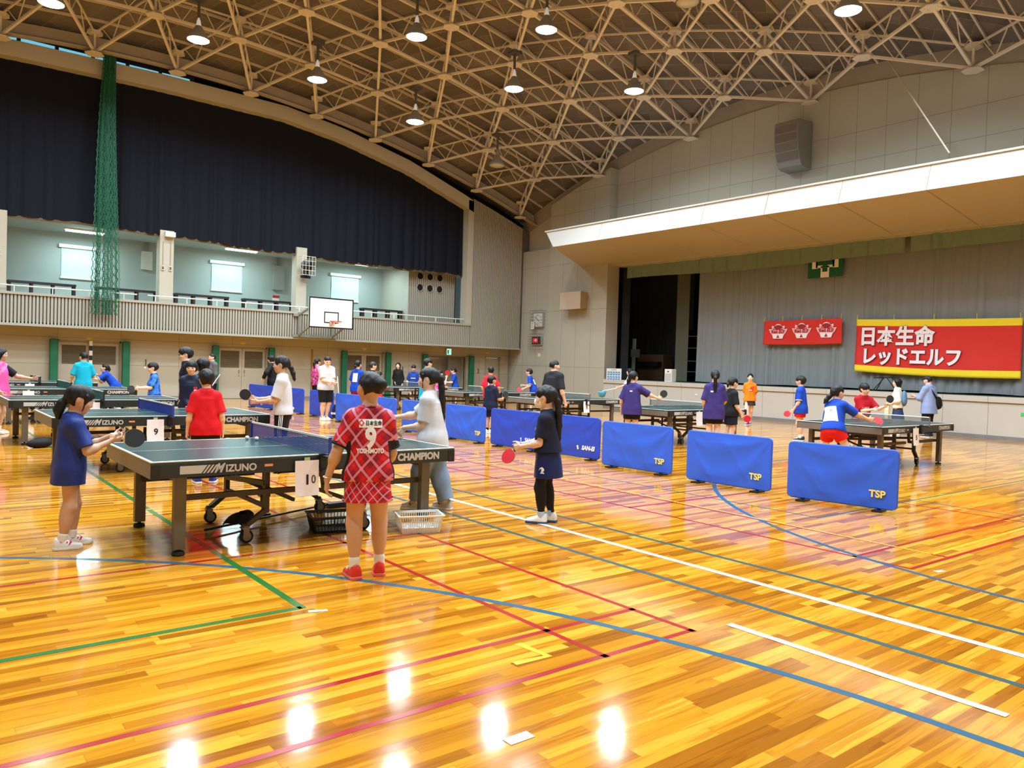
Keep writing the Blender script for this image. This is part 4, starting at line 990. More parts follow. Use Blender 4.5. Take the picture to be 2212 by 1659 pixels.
barrier((9.12,13.64),(9.15,12.28),'TSP',M_bar,'blue yellow-lettered barrier right of the girl in the white tee and jeans',6)
barrier((9.06,15.34),(9.11,13.74),'',M_bar,'plain blue barrier behind the arms of the girl in white tee and jeans',7)
barrier((9.02,17.0),(9.06,15.62),'',M_bar,'plain blue barrier hidden behind the plaid player',8)
barrier((8.92,18.45),(9.01,17.05),'p',M_bar,'blue barrier with a white print left of the plaid player',9)
barrier((9.12,20.5),(9.22,19.22),'',M_bar2,'deep blue barrier behind the man in black shorts',10)
barrier((9.02,22.85),(9.13,20.95),'c',M_bar2,'deep blue barrier right of the white-shirted girl with the ponytail',11)
barrier((8.95,24.8),(9.02,22.92),'w',M_bar2,'farthest deep blue barrier, left of the white-shirted girl with the ponytail',12)

# ------------------------------------------------------------------ baskets and small things
def basket(loc, rz, m, label, sx=.42, sy=.3, h=.15, slot=.012, n=16, thin=False):
    t = tag(empty('plastic_basket', loc, rz), label, 'basket'); mb = MB(); a, b = sx/2, sy/2; k = .84
    mb.box((-a*k,-b*k,.0),(a*k,b*k,.006))
    for (x0,y0,x1,y1) in ((-a,-b,a,-b),(a,-b,a,b),(a,b,-a,b),(-a,b,-a,-b)):
        A, B = Vector((x0,y0,h)), Vector((x1,y1,h)); A0, B0 = Vector((x0*k,y0*k,.003)), Vector((x1*k,y1*k,.003))
        nn = max(4, int((B-A).length/(slot*2)))
        for z0, z1 in ((0,.14),(.45,.55),(.86,1.0)) if not thin else ((0,.3),(.62,.68),(.9,1.0)): 
            q = [A0.lerp(A,z0),B0.lerp(B,z0),B0.lerp(B,z1),A0.lerp(A,z1)]; mb.add(q, [(0,1,2,3)])
        for i in range(nn+1):
            u = i/nn; p = A0.lerp(B0,u); q = A.lerp(B,u); mb.bar(p, q, slot*.9 if not thin else slot*1.1, .003, up=(A-B))
    mb.build('basket_body', m, t, solid=.0025)
    r = MB(); w = .018
    for (x0,y0,x1,y1) in ((-a-w,-b-w,a+w,-b),(-a-w,b,a+w,b+w),(-a-w,-b,-a,b),(a,-b,a+w,b)): r.box((x0,y0,h-.006),(x1,y1,h+.006))
    r.build('rim', m, t, bevel=.003); return t
basket((3.84,6.15,0), R(-20), mat('basket_white', (236,236,232), .4, var=.02), 'white plastic basket on the floor by the right table leg', .4, .27, .16, .011, thin=True)
basket((3.18,6.58,0), R(-14), mat('basket_black', (18,18,20), .4), 'black plastic crate on the floor behind the plaid player\'s legs', .42, .34, .15, .016)
M_ball = mat('ball_white', (244,244,240), .35, var=.01); M_bally = mat('ball_cream', (240,226,190), .4)
def ball(p, label): tag(MB().ball((0,0,0), .02, 16).build('table_tennis_ball', M_ball, smooth=True), label, 'ball', 'table tennis balls').location = p
ball((2.71,7.54,.781), 'white ball resting on the nearest table by the net post'); ball((2.76,7.42,.781), 'second white ball on the nearest table, closer to the blue net')
ball((14.06,11.0,1.05), 'white ball in flight over the second right table'); ball((4.1,17.5,1.29), 'white ball in flight by the boy in patterned blue')
for i, (x, y) in enumerate(((-.1,.04),(-.03,-.06),(.06,.03),(.12,-.05),(-.13,-.05),(.02,.07))):
    p = Matrix.Rotation(R(-20), 4, 'Z') @ Vector((x, y, 0)); ball((3.84+p.x, 6.15+p.y, .027), 'white ball lying inside the white floor basket'); 
rag = MB()
def rg(u, v):
    a = u*2*PI; r = (.03+.05*v)*(1+.35*math.sin(a*3)+.15*math.sin(a*5+1)); return (r*1.4*math.cos(a), r*math.sin(a), .07*(1-v*v)+.012*math.sin(a*7)*v)
rag.grid(rg, 40, 8)
o = rag.build('cleaning_rag', mat('black_rag', (18,18,22), .9, bump=.4, bs=40), smooth=True, solid=.004); o.location = (2.36,6.66,.155); o.rotation_euler = (R(6),R(-10),.3); tag(o, 'crumpled black rag on the caster arm under the nearest table', 'rag')
t = tag(empty('floor_brush', (2.43,7.0,.0), R(4)), 'long thin floor brush with a black handle lying under the nearest table', 'brush')
MB().tube([(-.3,-.05,.045),(1.3,.55,.035)], .011, 8).build('handle', M_black, t); MB().box((1.2,.46,.0),(1.5,.56,.05)).build('brush_head', M_black, t)
# ------------------------------------------------------------------ people: smooth blended volumes meshed into single skins
F32 = np.float32
def V(*a): return np.array(a, dtype=np.float64)
def nrm(v): v = np.asarray(v, float); return v/(np.linalg.norm(v)+1e-12)
def cone(a, b, ra, rb, cut0=False, cut1=False):
    a = np.asarray(a, float); b = np.asarray(b, float); r = max(ra, rb); ba = b-a; L2 = float(ba@ba)+1e-9; Ln = math.sqrt(L2)
    def fn(X, Y, Z):
        dx, dy, dz = X-F32(a[0]), Y-F32(a[1]), Z-F32(a[2])
        tt = (dx*F32(ba[0])+dy*F32(ba[1])+dz*F32(ba[2]))/F32(L2); t = np.clip(tt, 0, 1)
        d = np.sqrt((dx-t*F32(ba[0]))**2+(dy-t*F32(ba[1]))**2+(dz-t*F32(ba[2]))**2)-(F32(ra)+F32(rb-ra)*t)
        if cut1: d = np.maximum(d, (tt-1)*F32(Ln))
        if cut0: d = np.maximum(d, -tt*F32(Ln))
        return d
    return fn, np.minimum(a, b)-r, np.maximum(a, b)+r
def ell(c, r, B=None):
    c = np.asarray(c, float); r = np.asarray(r, float); B = np.eye(3) if B is None else np.asarray(B, float)
    ext = np.sqrt(((B.T*r)**2).sum(1)) if False else np.abs(B.T) @ r
    def fn(X, Y, Z):
        dx, dy, dz = X-F32(c[0]), Y-F32(c[1]), Z-F32(c[2]); k0 = 0; k1 = 0
        for i in range(3):
            q = dx*F32(B[i,0])+dy*F32(B[i,1])+dz*F32(B[i,2]); k0 = k0+(q/F32(r[i]))**2; k1 = k1+(q/F32(r[i]**2))**2
        k0 = np.sqrt(k0); return k0*(k0-1)/np.maximum(np.sqrt(k1), F32(1e-5))
    return fn, c-ext, c+ext
def loft(o, u, f, s, prof, p=2.3):
    """prof rows: t, r_front/back, r_side, offset along f"""
    o = np.asarray(o, float); pr = np.array(prof, float); u, f, s = map(np.asarray, (u, f, s))
    mx = pr[:,1:3].max()+np.abs(pr[:,3]).max()
    e0 = o+u*pr[0,0]; e1 = o+u*pr[-1,0]
    def fn(X, Y, Z):
        dx, dy, dz = X-F32(o[0]), Y-F32(o[1]), Z-F32(o[2])
        t = dx*F32(u[0])+dy*F32(u[1])+dz*F32(u[2]); a = dx*F32(f[0])+dy*F32(f[1])+dz*F32(f[2]); b = dx*F32(s[0])+dy*F32(s[1])+dz*F32(s[2])
        sh = t.shape; tf = t.ravel()
        rx = np.interp(tf, pr[:,0], pr[:,1]).reshape(sh).astype(F32); ry = np.interp(tf, pr[:,0], pr[:,2]).reshape(sh).astype(F32); of = np.interp(tf, pr[:,0], pr[:,3]).reshape(sh).astype(F32)
        q = (np.abs((a-of)/rx)**F32(p)+np.abs(b/ry)**F32(p))**F32(1/p)
        return np.maximum(np.maximum((q-1)*np.minimum(rx, ry), F32(pr[0,0])-t), t-F32(pr[-1,0]))
    return fn, np.minimum(e0, e1)-mx, np.maximum(e0, e1)+mx
class Field:
    def __init__(s, h): s.h = h; s.ops = []
    def add(s, prim, k=.02): s.ops.append(('u', prim, k)); return s
    def sub(s, prim, k=.01): s.ops.append(('s', prim, k)); return s
    def clip(s, n, c):
        """keep the side where n.p <= c"""
        s.ops.append(('c', n, c)); return s
    def noise(s, amp, freq, seed=0): s.ops.append(('n', amp, (freq, seed))); return s
    def at(s, P):
        P = np.asarray(P, float); X, Y, Z = (P[:,i].astype(F32) for i in range(3)); D = np.full(len(P), 1.0, F32)
        for op, a, b in s.ops:
            if op == 'u': d = a[0](X, Y, Z); e = np.maximum(b-np.abs(D-d), 0)/b; D = np.minimum(D, d)-e*e*F32(b*.25)
            elif op == 's': d = -a[0](X, Y, Z); e = np.maximum(b-np.abs(D-d), 0)/b; D = np.maximum(D, d)+e*e*F32(b*.25)
        return D
    def mesh(s):
        h = s.h; lo = np.full(3, 1e9); hi = -lo
        for op, a, b in s.ops:
            if op == 'u': lo = np.minimum(lo, a[1]); hi = np.maximum(hi, a[2])
        lo = lo-3*h-.02; hi = hi+3*h+.02; n = np.ceil((hi-lo)/h).astype(int)+1
        ax = [(lo[i]+h*np.arange(n[i])).astype(F32) for i in range(3)]
        D = np.full(n, 1.0, F32)
        for op, a, b in s.ops:
            if op in 'us':
                fn, l, u = a; pad = b+3*h; i0 = np.maximum(np.floor((l-pad-lo)/h).astype(int), 0); i1 = np.minimum(np.ceil((u+pad-lo)/h).astype(int)+1, n)
                if (i1 <= i0).any(): continue
                sl = tuple(slice(i0[i], i1[i]) for i in range(3))
                X, Y, Z = ax[0][sl[0]][:,None,None], ax[1][sl[1]][None,:,None], ax[2][sl[2]][None,None,:]
                d = fn(*np.broadcast_arrays(X, Y, Z)); A = D[sl]; kb = F32(b)
                if op == 'u': e = np.maximum(kb-np.abs(A-d), 0)/kb; D[sl] = np.minimum(A, d)-e*e*kb*F32(.25)
                else: d = -d; e = np.maximum(kb-np.abs(A-d), 0)/kb; D[sl] = np.maximum(A, d)+e*e*kb*F32(.25)
            elif op == 'c':
                q = a[0]*ax[0][:,None,None]+a[1]*ax[1][None,:,None]+a[2]*ax[2][None,None,:]-b; np.maximum(D, q.astype(F32), out=D)
            elif op == 'n':
                fq, sd = b; rg = np.random.default_rng(sd); 
                for _ in range(5):
                    w = rg.normal(size=3)*fq; ph = rg.uniform(0, 6.28, 3)
                    D += F32(a*.5)*np.sin(F32(w[0])*ax[0]+F32(ph[0]))[:,None,None]*np.sin(F32(w[1])*ax[1]+F32(ph[1]))[None,:,None]*np.sin(F32(w[2]*.6)*ax[2]+F32(ph[2]))[None,None,:]
        return nets_mesh(D, lo, h)
def nets_mesh(D, lo, h):
    S = D < 0; n = np.array(D.shape)
    cnt = np.zeros(n-1, np.uint8)
    for i in (0,1):
        for j in (0,1):
            for k in (0,1): cnt += S[i:n[0]-1+i, j:n[1]-1+j, k:n[2]-1+k]
    act = (cnt > 0) & (cnt < 8); C = np.argwhere(act)
    if len(C) == 0: return np.zeros((0,3)), np.zeros((0,4), int)
    idx = np.full(act.shape, -1, np.int32); idx[act] = np.arange(len(C))
    acc = np.zeros((len(C), 3)); num = np.zeros(len(C))
    for axs in range(3):
        o = [a for a in range(3) if a != axs]
        for p in (0,1):
            for q in (0,1):
                A = C.copy(); A[:,o[0]] += p; A[:,o[1]] += q; B = A.copy(); B[:,axs] += 1
                da = D[A[:,0],A[:,1],A[:,2]]; db = D[B[:,0],B[:,1],B[:,2]]; m = (da < 0) != (db < 0)
                t = da[m]/(da[m]-db[m]); P = A[m].astype(float); P[:,axs] += t; acc[m] += P; num[m] += 1
    vs = lo+h*(acc/num[:,None]); fs = []
    for axs in range(3):
        o = [(axs+1) % 3, (axs+2) % 3]
        s0 = [slice(None)]*3; s1 = [slice(None)]*3; s0[axs] = slice(0, n[axs]-1); s1[axs] = slice(1, n[axs])
        a = S[tuple(s0)]; b = S[tuple(s1)]
        for flip, m in ((False, a & ~b), (True, b & ~a)):
            E = np.argwhere(m); E = E[(E[:,o[0]] > 0) & (E[:,o[1]] > 0) & (E[:,o[0]] < n[o[0]]-1) & (E[:,o[1]] < n[o[1]]-1)]
            q = []
            for (p, r) in ((0,0),(-1,0),(-1,-1),(0,-1)):
                K = E.copy(); K[:,o[0]] += p; K[:,o[1]] += r; q.append(idx[K[:,0],K[:,1],K[:,2]])
            q = np.stack(q, 1)
            fs.append(q[:, ::-1] if flip else q)
    return vs, np.concatenate(fs)
def np_obj(name, vs, fs, m, parent):
    me = bpy.data.meshes.new(name); nf = len(fs)
    me.vertices.add(len(vs)); me.vertices.foreach_set('co', np.asarray(vs, F32).ravel())
    me.loops.add(nf*4); me.loops.foreach_set('vertex_index', np.asarray(fs, np.int32).ravel())
    me.polygons.add(nf); me.polygons.foreach_set('loop_start', np.arange(0, nf*4, 4, dtype=np.int32)); me.polygons.foreach_set('use_smooth', np.ones(nf, bool))
    me.update(calc_edges=True)
    me.materials.append(m); o = bpy.data.objects.new(name, me); COL.objects.link(o)
    if parent is not None: o.parent = parent
    return o
def ik(A, B, l1, l2, pole):
    A, B = np.asarray(A, float), np.asarray(B, float); d = B-A; L_ = np.linalg.norm(d); mx = (l1+l2)*.995
    if L_ > mx: B = A+d/L_*mx; d = B-A; L_ = mx
    u = d/L_; a = (l1*l1-l2*l2+L_*L_)/(2*L_); hgt = math.sqrt(max(l1*l1-a*a, 0)); q = np.asarray(pole, float); q = nrm(q-u*(q@u))
    return A+u*a+q*hgt, B
def drape(me_obj, parent_body, o, direction, lift=.004, cell=.018):
    """press flat lettering or a patch onto a garment along direction"""
    bm = bmesh.new(); bm.from_mesh(o.data)
    for _ in range(4):
        es = [e for e in bm.edges if e.calc_length() > cell]
        if not es: break
        bmesh.ops.subdivide_edges(bm, edges=es, cuts=1)
        bmesh.ops.triangulate(bm, faces=[f for f in bm.faces if len(f.verts) > 4])
    md = me_obj.data; tree = BVHTree.FromPolygons([v.co for v in md.vertices], [tuple(p.vertices) for p in md.polygons])
    d = Vector(direction).normalized()
    for v in bm.verts:
        hit = tree.ray_cast(v.co-d*.5, d)
        if hit[0] is not None: v.co = hit[0]-d*lift
    bm.to_mesh(o.data); bm.free(); o.data.update()
M_skin = mat('skin_light', (226,188,164), .5, var=.05, vs_=9.0, spec=.35, sss=.15); M_skin2 = mat('skin_tan', (204,164,138), .5, var=.05, vs_=9.0, spec=.35, sss=.15); M_skin3 = mat('skin_pale', (238,202,180), .5, var=.04, vs_=9.0, spec=.35, sss=.15)
M_hair = mat('black_hair', (17,15,15), .5, var=.3, vs_=10.0, stretch=(6,6,1), bump=.2, bs=26, spec=.35); M_hairb = mat('dark_brown_hair', (34,26,23), .5, var=.3, vs_=10.0, stretch=(6,6,1), bump=.3, bs=26)
M_eye = mat('eye_dark', (24,16,14), .2); M_eyew = mat('eye_white', (232,228,222), .3); M_lip = mat('lip_rose', (188,98,92), .45); M_brow = mat('brow_dark', (40,30,26), .7)
def shade(name, c, **k): return mat(name, c, k.pop('rough', .75), var=k.pop('var', .06), vs_=k.pop('vs_', 5.0), spec=.25, bump=k.pop('bump', .42), bs=k.pop('bs', 6.0), stretch=k.pop('stretch', (1.3,1.3,.5)), **k)
M_sock = mat('white_sock', (236,236,236), .9); M_shoew = mat('shoe_white', (232,232,232), .5); M_solew = mat('sole_white', (226,224,218), .6); M_soled = mat('sole_dark', (40,38,38), .7)
M_woodp = mat('paddle_wood', (206,170,120), .5); M_rubr = mat('paddle_rubber_red', (196,20,38), .45, var=.04); M_rubk = mat('paddle_rubber_black', (28,30,34), .5, var=.05, bump=.2, bs=400)
def paddle(P, ax, nr, red, label):
    """P grip centre, ax handle-to-blade, nr normal of the face shown"""
    ax = Vector(ax).normalized(); nr = Vector(nr); nr = (nr-ax*nr.dot(ax)).normalized(); sd = nr.cross(ax)
    t = bpy.data.objects.new('table_tennis_paddle', None); COL.objects.link(t); t.empty_display_size = .05
    t.matrix_world = Matrix(((ax.x,sd.x,nr.x,P[0]),(ax.y,sd.y,nr.y,P[1]),(ax.z,sd.z,nr.z,P[2]),(0,0,0,1)))
    tag(t, label, 'paddle', 'table tennis paddles')
    ol = [(.128+.082*math.cos(a), .077*math.sin(a)) for a in np.linspace(R(-160), R(160), 40)]+[(.045,.016),(.045,-.016)]
    rb = [(.13+.08*math.cos(a), .076*math.sin(a)) for a in np.linspace(R(-150), R(150), 40)]
    MB().prism(ol, -.003, .003).build('blade', M_woodp, t)
    MB().prism(rb, .003, .0068).build('rubber', M_rubr if red else M_rubk, t); MB().prism(rb, -.0068, -.003).build('rubber', M_rubk if red else M_rubr, t)
    MB().prism([(-.055,-.016),(-.05,-.018),(.0,-.013),(.045,-.015),(.055,-.01),(.055,.01),(.045,.015),(0,.013),(-.05,.018),(-.055,.016)], -.011, .011).build('handle', M_woodp if not red else mat('paddle_handle_dark', (70,44,34), .5), t, bevel=.004)
    return t
def person(label, pos, rel, H, top, bot, hair, **k):
    """rel: heading against the line of sight, 0 = back to the viewer, 90 = facing left"""
    px, py = pos; dist = math.hypot(px, py); bear = math.atan2(py, px); head = bear+R(rel)
    root = tag(empty('person', (px, py, 0), head), label, 'person')
    vx = k.get('vox') or min(max(.0042, dist/1673*.8), .0105)
    hh = k.get('hh', .207+.02*max(0, min(1, (H-1.3)/.4))); bw = k.get('build', 1.0); sk = k.get('skin', M_skin); male = k.get('male', 0)
    G = (H-1.3)/.35; G = max(0, min(1.2, G))
    hipz = H*(.485+.02*G)-k.get('crouch', 0); shz0 = H-hh-(.082-.012*male)*H
    Lt = shz0-H*(.485+.02*G)
    lean, sl, tw = R(k.get('lean', 2)), R(k.get('slean', 0)), R(k.get('twist', 0))
    Pc = V(k.get('hx', 0), k.get('hy', 0), hipz); u = nrm((math.sin(lean), math.sin(sl), math.cos(lean))); s0 = nrm(np.cross(u, (1,0,0))); f0 = np.cross(s0, u)
    f = f0*math.cos(tw)+s0*math.sin(tw); s = np.cross(u, f)
    a1, a2 = .178*H, .148*H; hs = .105*H; sw = (.078+.018*male)*H
    SH = {1: Pc+u*Lt+s*sw, -1: Pc+u*Lt-s*sw}; NB = Pc+u*(Lt+.05*H)
    az = .045*H; l1 = (H*(.485+.02*G)-az)*.523; l2 = (H*(.485+.02*G)-az)*.487
    B = Field(vx)
    pf = [(-.30,.036,.056,0),(-.2,.054,.078,-.006),(-.06,.063,.088,-.008),(.1,.059,.084,-.002),(.34,.049,.067,.003),(.6,.056,.074,.004),(.8,.059,.080,.002),(.93,.052,.074,-.004),(1.03,.038,.055,-.008),(1.1,.031,.04,-.01),(1.17,.026,.031,-.012)]
    if male: pf = [(t, a, b_+(.006 if t > .5 else (.004 if t > .2 else -.004)), o_) for t, a, b_, o_ in pf]
    body = [(t*Lt, a*H*bw, b_*H*bw, o_*H) for t, a, b_, o_ in pf]
    B.add(loft(Pc, u, f0, s0, body), .01)
    for g in (1, -1): B.add(cone(NB-u*.01*H, SH[g], .034*H, .036*H*bw), .05)
    # legs
    feet = k.get('feet', [(0.0,.065,6),(0.0,-.065,-6)]); KN = {}; AN = {}; FY = {}
    for g, ft in zip((1,-1), feet):
        hj = Pc+s0*g*.048*H; fx, fy, fyaw = ft[:3]; fz = ft[3] if len(ft) > 3 else 0; yw = R(fyaw); FY[g] = (fx, fy, yw, fz)
        AN[g] = V(fx-.02*H*math.cos(yw), fy-.02*H*math.sin(yw), az+fz); KN[g], AN[g] = ik(hj, AN[g], l1, l2, (math.cos(yw), math.sin(yw)+.15*g, .1))
        q = KN[g]; B.add(cone(hj, q, .054*H*bw, .035*H*bw), .03); B.add(cone(q, AN[g], .0345*H*bw, .0205*H), .03)
        cb = q+(AN[g]-q)*.3-np.array([math.cos(yw), math.sin(yw), 0])*.012*H; B.add(ell(cb, (.03*H*bw, .031*H*bw, .075*H)), .04)
        B.add(cone(AN[g], AN[g]+V(.09*H*math.cos(yw), .09*H*math.sin(yw), -.025*H), .024*H, .018*H), .02)
    # arms and hands
    EL, WR, HF, HN, HT = {}, {}, {}, {}, {}
    for g, nm in ((1,'L'),(-1,'R')):
        a = k.get(nm, {}); tg = a.get('to', (.06,.14,-.95)); la = a1+a2
        T = SH[g]+la*(tg[0]*V(1,0,0)+tg[1]*g*V(0,1,0)+tg[2]*V(0,0,1)) if not a.get('abs') else V(*tg)
        po = a.get('pole', (-.7,.45,-.5)); EL[g], WR[g] = ik(SH[g], T, a1, a2, (po[0], po[1]*g, po[2]))
        fd = nrm(WR[g]-EL[g]); hf = nrm(V(a['dir'][0], a['dir'][1]*g, a['dir'][2])) if 'dir' in a else nrm(fd*.85+V(0,0,-.15)); pn = a.get('palm', (.1,-1,0)); hn = V(pn[0], pn[1]*g, pn[2]); hn = nrm(hn-hf*(hn@hf)); ht = np.cross(hf, hn)*(-g)
        HF[g], HN[g], HT[g] = hf, hn, ht; W = WR[g]; m_ = bw*.5+.5
        B.add(cone(SH[g], EL[g], .031*H*m_, .0235*H*m_), .03); B.add(cone(EL[g], W, .0245*H*m_, .0155*H), .02); B.add(ell(EL[g]+(W-EL[g])*.25, (.0258*H*m_,)*3), .03)
        for o_ in (-.14, 0, .14): B.add(cone(W+ht*o_*hs*.6, W+hf*.5*hs+ht*o_*hs, .085*hs, .078*hs), .012)
        cu = a.get('curl', .35); 
        for o_, ln, cc in ((.2,.40,.85),(.067,.45,.95),(-.067,.42,1.05),(-.19,.34,1.15)):
            p = W+hf*.5*hs+ht*o_*hs; an = 0; d_ = hf
            for sg, w_ in ((.45,1.0),(.31,1.1),(.24,.8)):
                an += cu*cc*w_; d_ = hf*math.cos(an)+hn*math.sin(an)+ht*o_*.25*max(0, 1-cu); q = p+nrm(d_)*ln*sg*hs; B.add(cone(p, q, max(.05*hs, vx*.8), max(.044*hs, vx*.75)), .004); p = q
        p = W+hf*.14*hs+ht*.16*hs; td = nrm(hf*.62+ht*.62+hn*(.25+.3*min(1, cu))); q = p+td*.27*hs; B.add(cone(p, q, .075*hs, .058*hs), .012); B.add(cone(q, q+nrm(td*.5+hf*.5+hn*.35*min(1, cu))*.24*hs, max(.056*hs, vx*.8), max(.046*hs, vx*.75)), .006)
    # head
    hy, hp, hr = R(k.get('hyaw', 0)), R(k.get('hpitch', 0)), R(k.get('hroll', 0))
    ud = nrm(u*.6+V(0,0,.4)+f0*.12); neck_l = H-hh-(Pc[2]+k.get('crouch', 0)+Lt+.05*H); O = NB+ud*neck_l+f0*.008
    Rh = np.array(Matrix.Rotation(tw*.6+hy, 3, 'Z') @ Matrix.Rotation(hp, 3, 'Y') @ Matrix.Rotation(hr, 3, 'X')); Bh = Rh.T
    def hd(x, y, z): return O+Rh @ (V(x, y, z)*hh)
    HB = Field(vx)
    for F_ in (B, HB):
        if F_ is B: F_.add(cone(NB-u*.02*H, hd(-.1,0,.22), (.034+.004*male)*H, (.032+.003*male)*H), .03)
        F_.add(ell(hd(-.02,0,.58), V(.455,.365,.42)*hh, Bh), .01); F_.add(ell(hd(.13,0,.34), V(.27,.28,.34)*hh, Bh), .04); F_.add(ell(hd(.24,0,.12), V(.12,.13,.11)*hh, Bh), .05)
        F_.add(cone(hd(.39,0,.50), hd(.455,0,.36), .03*hh, .05*hh), .018); F_.add(cone(hd(.43,.04,.34), hd(.43,-.04,.34), .035*hh, .035*hh), .012)
        F_.add(cone(hd(.36,.06,.215), hd(.36,-.06,.215), .035*hh, .035*hh), .015)
        for g in (1,-1):
            F_.add(ell(hd(.3,g*.2,.35), V(.1,.09,.1)*hh, Bh), .03)
            if not k.get('noears'): F_.add(ell(hd(-.03,g*.365,.46), V(.075,.04,.13)*hh, Bh), .008)
    np_obj('body', *B.mesh(), sk, root)
    # facial features laid on the face
    def face_pt(y, z):
        xs = np.linspace(.62, .0, 120); P = np.array([hd(x, y, z) for x in xs]); d = HB.at(P); i = np.argmax(d < 0); return xs[i] if d[i] < 0 else .4
    Mh = Matrix([list(Rh[i])+[O[i]] for i in range(3)]+[[0,0,0,1]])
    def feat(name, y, z, r, m, dx=0):
        x = face_pt(y, z)+dx; MB().ball((x*hh, y*hh, z*hh), tuple(q*hh for q in r), 12, Mh).build(name, m, root, smooth=True)
    for g in (1,-1):
        if vx < .0065: feat('eye', g*.155, .49, (.022,.07,.034), M_eyew); feat('iris', g*.155, .49, (.03,.036,.034), M_eye, .002)
        else: feat('eye', g*.155, .49, (.028,.075,.034), M_eye)
        feat('eyebrow', g*.165, .60, (.022,.09,.016), M_brow)
    if not k.get('mask'): feat('lips', 0, .205, (.03,.085,.026), M_lip)
    # hair
    hm = hair.get('mat', M_hair); st = hair.get('style', 'short'); fr = hair.get('fringe', .66); nape = hair.get('nape', .24 if st == 'tied' else .18); vol = hair.get('vol', .06)
    HF_ = Field(max(vx*.9, .004)); HF_.add(ell(hd(-.05,0,.6), V(.47+vol, .37+vol*.7, .42+vol*.8)*hh, Bh), .01)
    if st in ('bob', 'long'):
        dn = hair.get('down', .02); 
        for g in (1,-1): HF_.add(cone(hd(-.03,g*.32,.55), hd(.0,g*.33,dn), .15*hh, .10*hh), .04)
        HF_.add(cone(hd(-.25,0,.5), hd(-.24,0,dn), .27*hh, .26*hh), .06)
    elif st == 'tied': HF_.add(ell(hd(-.2,0,.47), V(.27,.3,.26)*hh, Bh), .05)
    else: HF_.add(ell(hd(-.2,0,.42), V(.28,.31,.25)*hh, Bh), .05)
    HF_.sub(ell(hd(.56,0,.30), V(.40,.40,fr-.30)*hh, Bh), .015); HF_.sub(ell(hd(.42,0,-.1), V(.5,.6,.42)*hh, Bh), .02)
    if st in ('short', 'tied'):
        for g in (1,-1): HF_.sub(ell(hd(.04,g*.43,.33), V(.24 if st == 'short' else .2,.2,.26)*hh, Bh), .01)
        zn = hd(0,0,nape); cn = -Rh[:,2]*.94-Rh[:,0]*.34; HF_.clip(cn, float(cn @ hd(-.3,0,nape)))
    if hair.get('lock'):
        for g in (1,-1): HF_.add(cone(hd(.2,g*.345,.68), hd(.23,g*.325,.42), .035*hh, .026*hh), .02); HF_.add(cone(hd(.23,g*.325,.42), hd(.23,g*.285,hair['lock']), .024*hh, .014*hh), .01)
    HF_.noise(.004, 60/1.0, 3)
    for ch in hair.get('chains', []):
        pts = [hd(*c[:3]) for c in ch]; rs = [c[3]*hh for c in ch]
        for i in range(len(pts)-1): HF_.add(cone(pts[i], pts[i+1], rs[i], rs[i+1]), .02)
    ho = np_obj('hair', *HF_.mesh(), hm, root)
    if hair.get('tie'): q = hair['tie']; MB().ball((q[0]*hh, q[1]*hh, q[2]*hh), (.06*hh,.09*hh,.09*hh), 12, Mh).build('hair_tie', hair.get('tiem', M_sock), ho, smooth=True)
    # upper garment
    lo_ = top.get('loose', .018); hem = top.get('hem', -.16)*H; slv = top.get('sleeve', .6); TF = Field(vx)
    wid = top.get('wide', 0.0); cm = max(b_ for t, a, b_, o_ in pf if .55 < t < .95); ca = max(a for t, a, b_, o_ in pf if .55 < t < .95); rows = []
    bl = bot.get('loose', .014); hipa = max(.063, .054+bl/H/bw+.004); hipb = .088+bl/H/bw*.6
    aw, bwid = max(ca*.96, hipa)*H*bw+lo_*.8+wid*.4, max(cm*.95, hipb)*H*bw+lo_*.6+wid
    for t, a, b_, o_ in pf:
        if t < .62: continue
        rows.append((t*Lt, a*H*bw+lo_, b_*H*bw+lo_*(1.0 if t < .9 else .6), o_*H*.6))
    if top.get('fit'): rows = [(.3*Lt, .056*H*bw+lo_, .072*H*bw+lo_, 0)]+rows
    hz_ = min(hem, -.02*Lt); zq = min(0, hem)
    base = [(hem, aw+.10*max(0, -hem-.05), bwid+.10*max(0, -hem-.05), -.003*H)]
    if hem < -.03: base.append((0, aw, bwid, -.003*H))
    rows = base+[r_ for r_ in rows if r_[0] > hem+.02]
    TF.add(loft(Pc, u, f0, s0, rows, 2.4), .01)
    if hem < .02:
        for g in (1,-1): hj = Pc+s0*g*.048*H; TF.add(cone(hj, hj+(KN[g]-hj)*.6, .056*H*bw+bl+.007, .047*H*bw+bl+.007), .05)
        TF.clip(-u, -float(u @ Pc+hem))
    for g in (1,-1):
        TF.add(cone(NB-u*.012*H-f0*.004, SH[g], .034*H+lo_*.35, .036*H*bw+lo_*.6), .05)
        m_ = bw*.5+.5; up = lo_*.75
        if slv > 0:
            e = SH[g]+(EL[g]-SH[g])*min(1, slv); TF.add(cone(SH[g], e, .033*H*m_+up, .029*H*m_+up+.006, cut1=slv <= 1), .03)
        if slv > 1: TF.add(cone(EL[g], EL[g]+(WR[g]-EL[g])*(slv-1), .029*H*m_+up*.9, .022*H+up*.7, cut1=True), .025)
    if top.get('folds', 1): TF.noise(.0032*top.get('folds', 1), 26, 5+int(px*10))
    to = np_obj(top.get('name', 'shirt'), *TF.mesh(), top['mat'], root)
    if top.get('collar'):
        pts = [NB+ud*.004*H+(f0*math.cos(a)*1.12+s0*math.sin(a))*(.037*H+lo_*.4)-f0*.006-V(0,0,.022*H*max(0, math.cos(a))) for a in np.linspace(0, 2*PI, 25)]
        MB().tube(pts, .008, 6, cap=False).build('collar', top['collar'], to, smooth=True)
